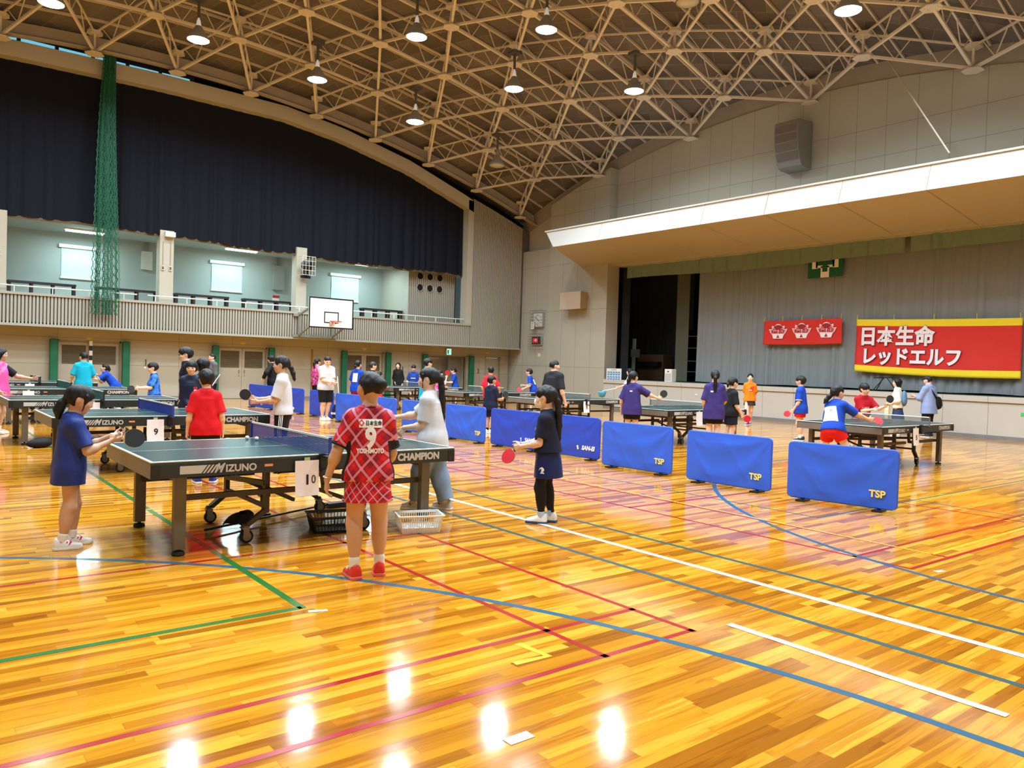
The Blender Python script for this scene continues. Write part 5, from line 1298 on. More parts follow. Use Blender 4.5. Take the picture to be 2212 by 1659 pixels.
    if top.get('cuff'):
        for g in (1,-1):
            e = SH[g]+(EL[g]-SH[g])*min(1, slv); d_ = nrm(EL[g]-SH[g]); x_ = nrm(np.cross(d_, (1,0,.3))); y_ = np.cross(d_, x_); r_ = .029*H*(bw*.5+.5)+lo_*.75+.004
            MB().tube([e+(x_*math.cos(a)+y_*math.sin(a))*r_ for a in np.linspace(0, 2*PI, 21)], .008, 6, cap=False).build('sleeve_trim', top['cuff'], to, smooth=True)
    # lower garment
    kd = bot.get('kind', 'shorts'); BF = Field(vx); bt = bot.get('top', .16)
    rows = [(t*Lt, a*H*bw+bl*.95, b_*H*bw+bl*.8, o_*H) for t, a, b_, o_ in pf if -.32 < t < bt+.02]
    rows.append((bt*Lt+.01, rows[-1][1], rows[-1][2], rows[-1][3]))
    if kd == 'skirt':
        ln = bot.get('len', .17)*H; fl = bot.get('flare', .03)*H
        rows = [(-ln, rows[2][1]+fl, rows[2][2]+fl, rows[2][3])]+[r_ for r_ in rows if r_[0] > -.12*Lt]
        BF.add(loft(Pc, u*.3+V(0,0,.7), f0, s0, rows, 2.2), .01)
    else:
        BF.add(loft(Pc, u, f0, s0, rows), .01); fr_ = bot.get('len', .5)
        for g in (1,-1):
            hj = Pc+s0*g*.048*H; q = hj+(KN[g]-hj)*min(1, fr_); r1 = (.054+(.035-.054)*min(1, fr_))*H*bw+bl*1.15
            BF.add(cone(hj+(KN[g]-hj)*.05, q, .055*H*bw+bl, r1, cut1=fr_ <= 1), .025)
            if fr_ > 1:
                e = KN[g]+(AN[g]-KN[g])*min(1, fr_-1); BF.add(cone(KN[g], e, .038*H*bw+bl, (.0225+bot.get('ankle', .0))*H+bl*1.1, cut1=True), .025)
                BF.add(ell(KN[g]+(AN[g]-KN[g])*.28-V(math.cos(FY[g][2]), math.sin(FY[g][2]), 0)*.012*H, (.03*H*bw+bl, .031*H*bw+bl, .08*H)), .04)
    if bl > .008: BF.noise(.003, 24, 9+int(py*10))
    bo = np_obj(bot.get('name', 'shorts' if kd == 'shorts' else ('skirt' if kd == 'skirt' else 'trousers')), *BF.mesh(), bot['mat'], root)
    # shoes and socks
    sm, so, sc = k.get('shoe', M_shoew), k.get('sole', M_solew), k.get('sock', M_sock); fl = .157*H
    for g in (1,-1):
        fx, fy, yw, fz = FY[g]; d_ = V(math.cos(yw), math.sin(yw), 0); n_ = V(-math.sin(yw), math.cos(yw), 0); A = AN[g]
        o_ = V(A[0], A[1], fz)-d_*.27*fl; U = Field(min(vx, .006)); wz = [(0,.066,.028,0),(.05,.092,.040,0),(.2,.100,.044,0),(.36,.09,.045,0),(.58,.060,.042,0),(.82,.042,.041,0),(.95,.032,.030,0),(1.0,.02,.016,0)]
        sz = H/1.5; U.add(loft(o_+V(0,0,.014), d_, V(0,0,1), n_, [(t*fl, a*sz, b_*sz, c) for t, a, b_, c in wz], 2.2), .01).clip(V(0,0,-1), -(.02+fz)).sub(cone(A+V(0,0,.03*H), A+V(0,0,.1), .024*H, .03*H), .008)
        uo = np_obj('shoe', *U.mesh(), sm, root)
        S2 = Field(min(vx, .006)); S2.add(loft(o_+V(0,0,.0), d_, V(0,0,1), n_, [(t*fl*1.03-.004, .05, b_*sz+.004, 0) for t, a, b_, c in wz], 2.2), .01).clip(V(0,0,-1), -fz).clip(V(0,0,1), .024+fz)
        np_obj('sole', *S2.mesh(), so, uo)
        sh = k.get('sockh', .05)*H
        if sh and kd != 'pants_cover':
            KF = Field(min(vx, .006)); d2 = nrm(KN[g]-A); KF.add(cone(A-V(0,0,.02*H), A+d2*.2*l2, .0205*H+.006, (.0205+.2*.014)*H+.006), .01).add(ell(A+(KN[g]-A)*.7-np.array([math.cos(yw), math.sin(yw), 0])*.012*H, (.025*H*bw, .026*H*bw, .075*H)), .04).clip(d2, float(d2 @ (A+d2*sh)))
            np_obj('sock', *KF.mesh(), sc, root)
        if k.get('stripe'):      # coloured flash on the side of the shoe
            stp = MB()
            for sgn in (1,-1):
                for q_ in (.38,.5): stp.bar(o_+d_*q_*fl+n_*sgn*.034*sz+V(0,0,.03), o_+d_*(q_+.1)*fl+n_*sgn*.028*sz+V(0,0,.068), .012, .01)
            stp.build('side_stripe', k['stripe'], uo)
    I = dict(root=root, top=to, bot=bo, hair=ho, hd=hd, Mh=Mh, hh=hh, SH=SH, EL=EL, WR=WR, HF=HF, HN=HN, HT=HT, hs=hs, Pc=Pc, u=u, f=f0, s=s0, Lt=Lt, H=H, KN=KN, AN=AN, vx=vx, Rh=Rh, O=O, bw=bw)
    I['W'] = lambda p: Matrix.Translation((px, py, 0)) @ Matrix.Rotation(head, 4, 'Z') @ Vector(p)
    I['D'] = lambda p: Matrix.Rotation(head, 3, 'Z') @ Vector(p)
    for pd in k.get('paddles', []):
        g = 1 if pd[0] == 'L' else -1; c = WR[g]+HF[g]*.36*hs+HN[g]*.13*hs
        ax = V(pd[2][0], pd[2][1]*g, pd[2][2]); nn = V(pd[3][0], pd[3][1]*g, pd[3][2]); paddle(I['W'](c), I['D'](ax), I['D'](nn), pd[1] == 'red', pd[4])
    if k.get('mask'):
        MF = Field(max(vx*.8, .004)); e = .055
        for c, r_ in (((.13,0,.34),(.27,.28,.34)),((.24,0,.12),(.12,.13,.11)),((.40,0,.28),(.1,.16,.14))): MF.add(ell(hd(*c), V(*[q+e for q in r_])*hh, Bh), .03)
        zl, zh = hd(0,0,.44), hd(0,0,.0); MF.clip(Rh[:,2], float(Rh[:,2] @ zl)); MF.clip(-Rh[:,2], -float(Rh[:,2] @ zh)-.0); MF.clip(-Rh[:,0], -float(Rh[:,0] @ hd(.17,0,0)))
        mo = np_obj('face_mask', *MF.mesh(), mat('mask_white', (240,240,240), .8), root)
        st_ = MB()
        for g in (1,-1): st_.tube([hd(.22,g*.3,.4), hd(.1,g*.37,.46), hd(-.02,g*.41,.52)], .0025, 5).tube([hd(.22,g*.3,.06), hd(.1,g*.36,.2), hd(-.04,g*.41,.38)], .0025, 5)
        st_.build('ear_loop', M_sock, mo)
    if k.get('glasses'):
        gm = MB()
        for g in (1,-1):
            c = hd(face_pt(g*.16, .48)+.06, g*.17, .48); gm.tube([c+Rh @ (V(0, .13*math.cos(a), .095*math.sin(a))*hh) for a in np.linspace(0, 2*PI, 17)], .003, 5, cap=False); gm.bar(hd(.42,g*.3,.5), hd(-.05,g*.4,.5), .004, .006)
        gm.bar(hd(.5,.05,.5), hd(.5,-.05,.5), .004, .004); gm.build('glasses', mat('glasses_rim', (60,58,60), .3), root)
    if k.get('cap'):
        CF = Field(max(vx*.9, .005)); CF.add(ell(hd(-.03,0,.66), V(.52,.42,.42)*hh, Bh), .01); CF.clip(-Rh[:,2], -float(Rh[:,2] @ hd(0,0,.7))); co = np_obj('cap', *CF.mesh(), k['cap'], root)
        MB().prism([(.38,-.3),(.62,-.22),(.74,-.08),(.74,.08),(.62,.22),(.38,.3)], .69, .73, Mh @ Matrix.Diagonal((hh,hh,hh,1))).build('visor', k['cap'], co)
    return I
def print_on(I, part, txt, size, m, where, side, name='lettering', bold=.003, sx=1.0, xo=0.0, patch=None):
    """lettering or a patch on a garment; side +1 chest, -1 back; where = share of torso height"""
    f, u, s = I['f']*side, I['u'], I['s']*side; c = I['Pc']+u*I['Lt']*where-s*xo+f*.3
    fr = frame(c, s*1.0 if False else -(-s), u) if False else frame(c, np.cross(u, f), u)
    o = text_mesh(txt, size, name, m, I['root'], fr, bold=bold, depth=0, sx=sx) if patch is None else MB().grid(lambda a, b: tuple(fr @ Vector(((a-.5)*patch[0]+(b-.5)*patch[0]*patch[2], (b-.5)*patch[1], 0))), 10, 10).build(name, m, I['root'])
    drape(I[part], None, o, -f, .003 if patch is not None else .0045); o.parent = I[part]
    return o
# ------------------------------------------------------------------ garment materials
def plaid(name, per, side=0):
    m, nt, b = nt_new(name); L = nt.links.new
    tc = N(nt, 'ShaderNodeTexCoord'); sp = N(nt, 'ShaderNodeSeparateXYZ'); L(tc.outputs['Object'], sp.inputs[0])
    y = mth(nt, 'ADD', sp.outputs[1], mth(nt, 'MULTIPLY', sp.outputs[0], .5)); z = sp.outputs[2]
    fa = mth(nt, 'DIVIDE', mth(nt, 'ADD', mth(nt, 'MULTIPLY', y, 1.15), z), per); fb = mth(nt, 'DIVIDE', mth(nt, 'SUBTRACT', mth(nt, 'MULTIPLY', y, 1.15), z), per)
    def par(v): return mth(nt, 'GREATER_THAN', mth(nt, 'FRACT', mth(nt, 'MULTIPLY', v, .5)), .5)
    def band(v, a, w): return mth(nt, 'LESS_THAN', mth(nt, 'ABSOLUTE', mth(nt, 'SUBTRACT', mth(nt, 'FRACT', v), a)), w)
    s2 = mth(nt, 'ADD', par(fa), par(fb))
    cr = N(nt, 'ShaderNodeValToRGB'); L(mth(nt, 'MULTIPLY', s2, .5), cr.inputs[0]); cr.color_ramp.elements[0].color = rgb(214,20,34); cr.color_ramp.elements[1].color = rgb(140,16,44); e = cr.color_ramp.elements.new(.5); e.color = rgb(186,14,32)
    dk = mth(nt, 'MAXIMUM', band(fa, .5, .17), band(fb, .5, .17)); pk = mth(nt, 'MULTIPLY', mth(nt, 'ADD', band(fa, .5, .095), band(fb, .5, .095)), .5)
    c = mixc(nt, mth(nt, 'MULTIPLY', dk, .6), cr.outputs[0], rgb(104,10,34)); c = mixc(nt, mth(nt, 'MULTIPLY', mth(nt, 'MINIMUM', mth(nt, 'MULTIPLY', pk, 1.5), 1.0), .85), c, rgb(238,150,176))
    if side:      # black side panels
        ay = mth(nt, 'ABSOLUTE', sp.outputs[1]); pm = mth(nt, 'MULTIPLY', mth(nt, 'GREATER_THAN', ay, .108), mth(nt, 'MULTIPLY', mth(nt, 'LESS_THAN', z, .99), mth(nt, 'LESS_THAN', mth(nt, 'ABSOLUTE', mth(nt, 'ADD', sp.outputs[0], .012)), .05)))
        c = mixc(nt, pm, c, rgb(20,16,20))
    L(c, b.inputs['Base Color']); b.inputs['Roughness'].default_value = .6; b.inputs['Specular IOR Level'].default_value = .3
    return m
def mottled(name, cols, scale, rough=.7, zfade=None):
    m, nt, b = nt_new(name); L = nt.links.new
    tc = N(nt, 'ShaderNodeTexCoord'); no = N(nt, 'ShaderNodeTexNoise', i_Scale=scale, i_Detail=2.0, i_Distortion=1.2); L(tc.outputs['Object'], no.inputs['Vector'])
    cr = N(nt, 'ShaderNodeValToRGB'); v = no.outputs['Fac']
    if zfade: sp = N(nt, 'ShaderNodeSeparateXYZ'); L(tc.outputs['Object'], sp.inputs[0]); v = mth(nt, 'ADD', v, mth(nt, 'MULTIPLY', mth(nt, 'SUBTRACT', sp.outputs[2], zfade[0]), zfade[1]))
    L(v, cr.inputs[0]); cr.color_ramp.interpolation = 'CONSTANT'
    els = cr.color_ramp.elements; els[0].position = 0; els[0].color = rgb(*cols[0][1]); els[1].position = cols[1][0]; els[1].color = rgb(*cols[1][1])
    for p_, c_ in cols[2:]: q = els.new(p_); q.color = rgb(*c_)
    L(cr.outputs[0], b.inputs['Base Color']); b.inputs['Roughness'].default_value = rough; return m
C = shade
M_k = C('cloth_black', (22,22,25)); M_nv = C('cloth_navy', (22,28,52)); M_wh = C('cloth_white', (204,206,212), var=.03); M_roy = C('cloth_royal_blue', (20,66,180)); M_rd = C('cloth_red', (206,14,28)); M_rsh = C('cloth_red_shorts', (206,24,24)); M_pur = C('cloth_purple', (56,44,110))
M_den = C('cloth_denim', (124,148,178), var=.2, vs_=9.0, bump=.3, bs=10.0); M_teal_c = C('cloth_teal', (14,168,196)); M_sat = C('cloth_navy_satin', (24,36,88), rough=.35); M_blue_c = C('cloth_deep_blue', (34,52,124), rough=.5)
M_wstripe = mat('white_stripe_cloth', (240,240,242), .7); M_bib = mat('bib_paper', (240,240,238), .8, var=.02); M_bibr = mat('bib_print', (220,120,90), .7)
M_shk = mat('shoe_black', (26,26,30), .5); M_shb = mat('shoe_blue', (30,52,150), .5); M_shr = mat('shoe_red', (214,44,32), .5); M_shg = mat('shoe_grey', (190,188,184), .6); M_solr = mat('sole_coral', (224,110,96), .6); M_pinks = mat('shoe_pink_trim', (206,60,120), .5)
PONY = [(-.42,0,.5,.17),(-.62,0,.3,.16),(-.66,0,.0,.13),(-.6,0,-.35,.09),(-.55,0,-.55,.04)]
LONG = [(-.45,0,.6,.13),(-.6,0,.3,.16),(-.58,0,-.3,.17),(-.52,0,-.95,.16),(-.48,0,-1.6,.13),(-.46,0,-2.1,.05)]
HT_ = lambda **k: dict(dict(style='tied', fringe=.74, tie=(-.5,0,.5)), **k)
HANG = dict(to=(.08,.13,-.96)); GRIP = 1.25
def seam_stripes(I, m, n=3):
    """white stripes down both trouser legs"""
    for g in (1,-1):
        a = I['Pc']+I['s']*g*(.1*I['H']+.012); q = I['KN'][g]+I['s']*g*(.036*I['H']+.014); e = I['AN'][g]+I['s']*g*(.02*I['H']+.016)
        for k in range(n): o = V((k-1)*.022, 0, 0)+I['s']*g*.012; MB().tube([a+o, (a+q)/2+o+I['s']*g*.006, q+o, e+o], .005, 5).build('side_stripe', m, I['bot'], smooth=True)

# ------------------------------------------------------------------ the four in front
P = person('girl in a long blue tee looking down at her paddle left of the nearest table', (1.10,7.03), -82, 1.30,
    dict(mat=M_blue_c, hem=-.09, loose=.03, wide=.014, sleeve=.85, folds=1.6), dict(mat=M_nv, kind='shorts', len=.3, loose=.012),
    HT_(fringe=.67, chains=[[(-.42,0,.36,.12),(-.54,.01,.14,.16),(-.56,.02,-.12,.18),(-.48,0,-.4,.1)]], tie=(-.47,0,.32), lock=.08, vol=.06),
    skin=M_skin2, lean=3, hpitch=18, hyaw=-12, feet=[(.06,.06,4),(-.03,-.075,-8)], shoe=M_shoew, sole=M_solew, stripe=M_pinks, sockh=.055,
    R=dict(to=(.60,.10,-.30), pole=(-.4,.35,-1), curl=.95, dir=(1,-.15,.2), palm=(0,-.6,.8)), L=dict(to=(.66,-.32,-.22), pole=(-.4,.3,-1), curl=.6, dir=(1,-.1,.12), palm=(0,-.3,.9)),
    paddles=[('R','black',(1,.1,-.06),(-.1,1,.25),'black paddle held level by the girl in the long blue tee')])
print_on(P, 'top', 'n<', .06, M_sw, .74, 1, xo=.055, bold=.004)
P = person('plaid red player with a hair bun seen from behind in front of the nearest table', (2.71,5.05), 6, 1.485,
    dict(mat=plaid('plaid_red_cloth', .145, 1), hem=-.025, loose=.02, wide=.0, sleeve=.82, collar=M_k, cuff=M_k, name='plaid_top'), dict(mat=plaid('plaid_red_small', .075), kind='skirt', len=.124, flare=.016, loose=.02, top=.0),
    dict(style='tied', fringe=.82, chains=[[(-.34,-.06,.76,.17),(-.46,-.12,.6,.21),(-.4,-.1,.46,.17)]], vol=.03, nape=.32), build=1.06, skin=M_skin2, hyaw=24, twist=0, noears=False,
    feet=[(-.04,.095,16),(.03,-.10,-4)], shoe=M_shr, sole=M_solr, stripe=M_shoew, sockh=.062, L=dict(to=(.02,.36,-.92), pole=(-.8,.5,0), dir=(.1,.05,-1), curl=.4), R=dict(to=(.42,.06,-.82), curl=.5))
print_on(P, 'top', '', .1, M_bib, .925, -1, name='back_patch', patch=(.165,.06,.0))
print_on(P, 'top', '日本生命', .037, M_ink, .925, -1, xo=-.02, bold=.0012, sx=.8)
print_on(P, 'top', '◇', .05, mat('print_crimson', (200,40,70), .6), .925, -1, xo=.066, bold=.002, sx=.8)
print_on(P, 'top', '9', .2, M_sw, .655, -1, name='player_number', bold=.009, sx=.78)
print_on(P, 'top', 'YOSHIMOTO', .046, M_sw, .445, -1, bold=.002, sx=.72)
for z_, m_ in ((.0,M_k),(.014,M_wstripe),(.028,M_k)):
    c_ = P['Pc']-V(0,0,.122*1.485-z_*.7); MB().tube([c_+P['f']*(math.cos(a)*.139-.006)+P['s']*(math.sin(a)*.178) for a in np.linspace(0,2*PI,33)], .0065, 6, cap=False).build('hem_band', m_, P['bot'], smooth=True)
for g in (1,):
    c_ = P['WR'][g]-P['HF'][g]*.02; x_ = nrm(np.cross(P['HF'][g],(1,0,0))); y_ = np.cross(P['HF'][g],x_); MB().tube([c_+(x_*math.cos(a)+y_*math.sin(a))*.029 for a in np.linspace(0,2*PI,21)], .004, 6, cap=False).build('bracelet', mat('bracelet_silver', (214,206,190), .3, metal=.6), P['root'], smooth=True)
P = person('long-ponytailed girl in a plain white tee and wide jeans behind the nearest table', (4.50,6.98), 74, 1.515,
    dict(mat=M_wh, hem=-.055, loose=.026, wide=.0, sleeve=.82, collar=M_wh), dict(mat=M_den, kind='trousers', len=1.93, loose=.034, ankle=.012),
    HT_(fringe=.72, chains=[[(-.45,.0,.72,.13),(-.6,0,.5,.15),(-.66,0,0,.15),(-.66,0,-.7,.14),(-.7,0,-1.4,.11),(-.74,0,-1.85,.05)]], tie=(-.5,0,.68), lock=.05),
    build=1.1, lean=5, hyaw=6, hpitch=2, hroll=0, feet=[(.18,.02,20),(-.13,-.08,-10)], shoe=M_shg, sole=M_solew, stripe=M_shk,
    L=dict(to=(.50,-.06,-.60), pole=(-.9,.3,-.4), dir=(.65,-.1,-.9), palm=(-.3,-.8,0), curl=.45), R=dict(to=(.86,-.05,-.42), pole=(-.5,.4,-1), dir=(1,.0,-.15), curl=1.0))
print_on(P, 'top', '■■■■■', .016, mat('print_lilac', (176,170,206), .6), .66, 1, xo=-.07)
o = MB().box((-.06,-.012,-.012),(.06,.012,.012)).build('phone_case', M_black, bevel=.004); w_ = P['W'](P['WR'][-1]+P['HF'][-1]*.07-V(0,0,.02)); o.location = w_; o.rotation_euler = (0,.1,P['root'].rotation_euler.z); tag(o, 'small black item in the hand of the girl in white tee and jeans', 'handle')
P = person('masked girl in navy tee, satin shorts and black leggings holding a red paddle', (5.13,5.83), 78, 1.37,
    dict(mat=M_nv, hem=.035, loose=.024, wide=.006, sleeve=.78), dict(mat=M_sat, kind='skirt', len=.15, flare=.014, loose=.042, top=.34),
    HT_(fringe=.76, chains=[[(-.42,0,.5,.15),(-.56,0,.25,.14),(-.6,0,-.3,.16),(-.56,0,-.9,.15),(-.5,0,-1.5,.11),(-.5,0,-1.9,.03)]], tie=(-.46,0,.5), vol=.07),
    skin=M_skin, mask=True, hpitch=6, feet=[(.06,.05,4),(-.015,-.07,-4)], shoe=M_shoew, sole=mat('sole_navy', (40,72,120), .6), sock=mat('sock_pale_blue', (176,200,232), .8), sockh=.045,
    L=dict(to=(.52,.0,-.63), pole=(-.9,.25,-.3), dir=(.9,-.25,-.3), palm=(-.3,-.9,0), curl=1.0), R=dict(to=(.60,-.1,-.62), pole=(-.8,.3,-.5), dir=(.9,-.1,-.4), palm=(0,-1,0), curl=GRIP),
    paddles=[('L','red',(.75,.1,-.75),(.45,.85,.3),'red paddle held low by the masked girl')])
print_on(P, 'top', '■■■■■■■', .028, mat('print_cream', (230,220,180), .6), .74, 1, xo=-.02, bold=.003); print_on(P, 'top', '■■■■■■', .016, M_sw, .67, 1, xo=-.01, bold=.002)
LGF = Field(.0045)
for g in (1,-1):
    hj = P['Pc']+P['s']*g*.048*1.37; LGF.add(cone(hj+(P['KN'][g]-hj)*.3, P['KN'][g], .05*1.37, .0385*1.37), .03).add(cone(P['KN'][g], P['AN'][g]+V(0,0,.035), .038*1.37, .0245*1.37, cut1=True), .03).add(ell(P['KN'][g]+(P['AN'][g]-P['KN'][g])*.3-P['f']*.0165, (.045,.046,.105)), .04)
np_obj('leggings', *LGF.mesh(), M_k, P['root'])
em = MB().prism([(-.02,-.03),(.025,-.03),(.025,-.02),(.01,-.01),(.025,.0),(.02,.02),(.0,.035),(-.025,.025),(-.035,.0),(-.03,.0),(-.02,.015),(-.005,.012),(-.008,-.012)], 0, .0005, frame(P['Pc']+P['s']*.3+P['f']*.015-V(0,0,.125),(-1,0,0),(0,0,1))).build('shorts_emblem', M_sw, P['root'])
drape(P['bot'], None, em, (0,-1,0), .004); em.parent = P['bot']

# ------------------------------------------------------------------ left side of the hall
P = person('boy in a plain red tee seen from behind between the two nearest tables', (3.02,9.85), 2, 1.395, dict(mat=M_rd, hem=-.065, loose=.03, wide=.0, sleeve=.86), dict(mat=M_k, kind='trousers', len=1.0, loose=.03),
    dict(style='short', fringe=.66, nape=.16, vol=.1), hpitch=8, hyaw=8, shoe=M_shb, sole=M_solew, stripe=M_shoew, feet=[(0,.085,14),(.02,-.10,-14)], L=dict(to=(.02,.22,-.95), curl=.6), R=dict(to=(.04,.2,-.95), curl=.5))
seam_stripes(P, M_wstripe)
P = person('girl with a fringe in a navy zip jacket facing the camera behind the second table', (3.92,13.6), 172, 1.49, dict(mat=C('jacket_navy', (24,32,58), rough=.55), hem=-.10, loose=.034, wide=.01, sleeve=1.95, collar=M_k, name='jacket'), dict(mat=M_nv, kind='trousers', len=1.9, loose=.022),
    dict(style='bob', fringe=.60, down=.3), hpitch=8, L=dict(to=(.30,-.22,-.86), curl=.7), R=dict(to=(.28,-.2,-.88), curl=.7))
print_on(P, 'top', '■■', .04, mat('print_scarlet', (200,40,50), .6), .72, 1, xo=-.08, sx=.8); print_on(P, 'top', '■■', .03, M_sw, .62, 1, xo=-.08, sx=.8)
P = person('tall boy with glasses standing behind the girl in the navy jacket', (4.05,14.3), 95, 1.71, dict(mat=M_nv, loose=.02, sleeve=1.9), dict(mat=M_k, kind='trousers', len=1.9), dict(style='short', fringe=.64, vol=.09), male=1, glasses=True, skin=M_skin3, hpitch=4)
person('dark-haired person in a navy top half hidden behind the navy-jacketed girl', (4.30,14.2), 62, 1.53, dict(mat=M_nv, loose=.02, sleeve=1.9), dict(mat=M_k, kind='trousers', len=1.9), dict(style='bob', fringe=.72, down=.1))
P = person('man in a grey sweater standing at the back by the green post holding a pole', (7.84,25.0), 122, 1.66, dict(mat=C('sweater_grey', (96,98,98)), hem=-.07, loose=.03, sleeve=1.85, collar=M_k, name='sweater'), dict(mat=M_k, kind='trousers', len=1.9, loose=.02), dict(style='short', fringe=.78, nape=.3, vol=.03), male=1, R=dict(to=(.35,.1,-.8), curl=GRIP), L=dict(to=(.3,-.1,-.85), curl=.8))
def picker(a, b, col, label, bag=None):
    """a long pole with a small ball-collecting net at its end"""
    t = tag(empty('ball_pick_up_net', b), label, 'ball net'); a = Vector(a)-Vector(b)
    MB().tube([(0,0,0), tuple(a)], .012, 8).build('pole', M_white, t)
    rr = .13; MB().tube([(rr*math.cos(q), rr*math.sin(q), 0) for q in np.linspace(0,2*PI,21)], .008, 6, cap=False).build('hoop', M_black, t)
    MB().lathe([(.125,0),(.12,-.06),(.09,-.14),(.03,-.19),(.0,-.2)] if bag is None else bag, 18, cap=False).build('net_bag', col, t, smooth=True, solid=.004); return t
t = picker((8.02,24.85,1.02), (7.6,24.6,.5), M_k, 'white pole with a black ball net held by the man in the grey sweater')
person('boy in a patterned blue shirt bouncing a ball with a black paddle', (4.49,18.3), 95, 1.395, dict(mat=mottled('blue_pattern_cloth', [(0,(24,50,150)),(.45,(40,120,220)),(.62,(70,160,236)),(.7,(220,230,245))], 9.0), hem=-.08, loose=.026, sleeve=.85, collar=M_wh), dict(mat=mottled('blue_pattern_shorts', [(0,(20,30,90)),(.5,(44,90,190)),(.63,(220,230,245))], 8.0), len=.75, loose=.03),
    dict(style='short', fringe=.62, vol=.08), skin=M_skin3, hpitch=8, L=dict(to=(.62,.05,-.52), pole=(-.6,.5,-.8), curl=GRIP, palm=(0,-1,0)), R=dict(to=(.62,-.12,-.5), pole=(-.6,.5,-.8), curl=.8), shoe=M_shk, paddles=[('L','black',(1,.1,-.05),(0,1,.2),'black paddle held out by the boy in patterned blue')])
person('person in a bright teal tee seen from behind at the far left tables', (3.72,22.0), 12, 1.575, dict(mat=M_teal_c, hem=-.07, loose=.03, wide=.003, sleeve=.9), dict(mat=M_k, len=.9, loose=.03), dict(style='short', fringe=.7, nape=.3, vol=.05), hyaw=25, male=.6, L=dict(to=(.4,.15,-.7), curl=.5), R=dict(to=(.45,.12,-.62), curl=.5))
P = person('girl in royal blue leaning forward with a black paddle by the second green post', (4.95,24.4), 88, 1.44, dict(mat=M_roy, hem=-.10, loose=.026, sleeve=.85, cuff=M_wstripe), dict(mat=M_rsh, len=.5, loose=.03), HT_(chains=[[(-.42,0,.62,.14),(-.6,0,.5,.14),(-.62,0,.25,.09)]]), lean=38, hpitch=-18, crouch=.06, feet=[(.2,.16,6),(-.12,-.16,-10)],
    L=dict(to=(.9,.1,-.2), pole=(-.3,.4,-1), curl=GRIP), R=dict(to=(.45,-.2,-.12), pole=(-.4,.5,-1), curl=.8), shoe=M_shk, paddles=[('L','black',(.8,.0,.6),(.1,1,.1),'black paddle at the outstretched arm of the leaning girl in blue')])
print_on(P, 'top', '', .1, M_bib, .5, -1, name='number_bib', patch=(.05,.2,0))
P = person('girl in a pink shirt and black shorts at the left edge reaching an arm out', (1.52,17.3), -118, 1.60, dict(mat=mottled('pink_fade_cloth', [(0,(250,214,230)),(.3,(244,120,180)),(.5,(240,80,160))], 1.2, zfade=(1.35,-.5)), hem=-.05, loose=.03, sleeve=0.05), dict(mat=M_nv, len=.62, loose=.04, top=.3), dict(style='long', fringe=.76, down=-.45), hyaw=12, skin=M_skin2,
    L=dict(to=(.80,.35,-.40), pole=(-.3,.3,-1), curl=.7, dir=(.9,.2,.1)), R=dict(to=(.25,.2,-.86), curl=GRIP), shoe=M_shoew, paddles=[('R','red',(.8,-.2,-.4),(.5,.6,.3),'red paddle of the girl in pink at the left edge')])
SF = Field(.0095)
for g in (1,-1): SF.add(cone(P['SH'][g], P['SH'][g]+(P['EL'][g]-P['SH'][g])*.8, .078, .07, cut1=True), .02)
np_obj('dark_sleeves', *SF.mesh(), M_k, P['top'])
P = person('ponytailed girl in white tee and black striped track pants holding a black paddle', (4.31,10.6), 84, 1.60, dict(mat=M_wh, hem=-.015, loose=.028, wide=.0, sleeve=.85), dict(mat=M_k, kind='trousers', len=1.92, loose=.018),
    HT_(fringe=.82, nape=.28, chains=[[(-.42,0,.42,.13),(-.6,0,.25,.14),(-.72,0,-.1,.14),(-.78,0,-.45,.09),(-.8,0,-.6,.03)]], tie=(-.46,0,.4)), skin=M_skin2, hpitch=3, L=dict(to=(.60,-.02,-.56), pole=(-.9,.35,-.5), dir=(1,-.1,.0), curl=.7), R=dict(to=(.66,-.1,-.5), pole=(-.7,.4,-.6), curl=GRIP, palm=(0,-1,0)), shoe=M_shk,
    paddles=[('R','black',(.85,.0,.55),(.1,-1,.1),'black paddle held up by the white-shirted girl with the ponytail')])
seam_stripes(P, M_wstripe)
person('person in black with a hand on the hip, half hidden behind the white-shirted girl', (9.40,24.0), 64, 1.68, dict(mat=M_k, hem=-.05, loose=.03, sleeve=1.9, name='jacket'), dict(mat=M_k, kind='trousers', len=1.9, loose=.025), dict(style='bob', fringe=.7, down=.2), hpitch=22, L=dict(to=(.3,.3,-.7), pole=(-.4,1,0), curl=.8), R=dict(to=(.5,.0,-.45), pole=(-.4,1,-.3), curl=.8))
P = person('man in white tee and black shorts looking down at his hands', (8.80,18.84), -148, 1.675, dict(mat=M_wh, hem=-.03, loose=.028, sleeve=.8), dict(mat=M_k, len=.92, loose=.034, top=.2), dict(style='short', fringe=.74, nape=.34, vol=.02), male=1, skin=M_skin3, build=1.08, hpitch=24, hyaw=-14, sock=M_shk, sockh=.02, shoe=M_shoew,
    L=dict(to=(.52,-.25,-.58), pole=(-.6,.5,-.6), curl=1.0), R=dict(to=(.52,-.3,-.6), pole=(-.6,.6,-.6), curl=1.0))
t = picker((9.02,18.62,1.16), (9.06,18.55,.42), M_nv, 'white pole with a dark blue ball net beside the man in white tee', [(.125,0),(.17,-.1),(.19,-.22),(.16,-.33),(.0,-.38)])
text_mesh('SUNI', .07, 'lettering', M_sw, t, frame((-.19,-.05,-.22),(.35,-.93,0),(0,0,1)), bold=.004)
person('woman in a pink and navy floral shirt standing by the wooden pole', (11.1,24.5), -52, 1.62, dict(mat=mottled('floral_cloth', [(0,(28,24,70)),(.40,(226,70,140)),(.52,(120,30,96)),(.6,(240,130,180))], 16.0, zfade=(1.12,.25)), hem=-.06, loose=.03, sleeve=.9), dict(mat=M_nv, kind='trousers', len=1.9, loose=.02), HT_(chains=[PONY]), L=HANG, R=HANG)
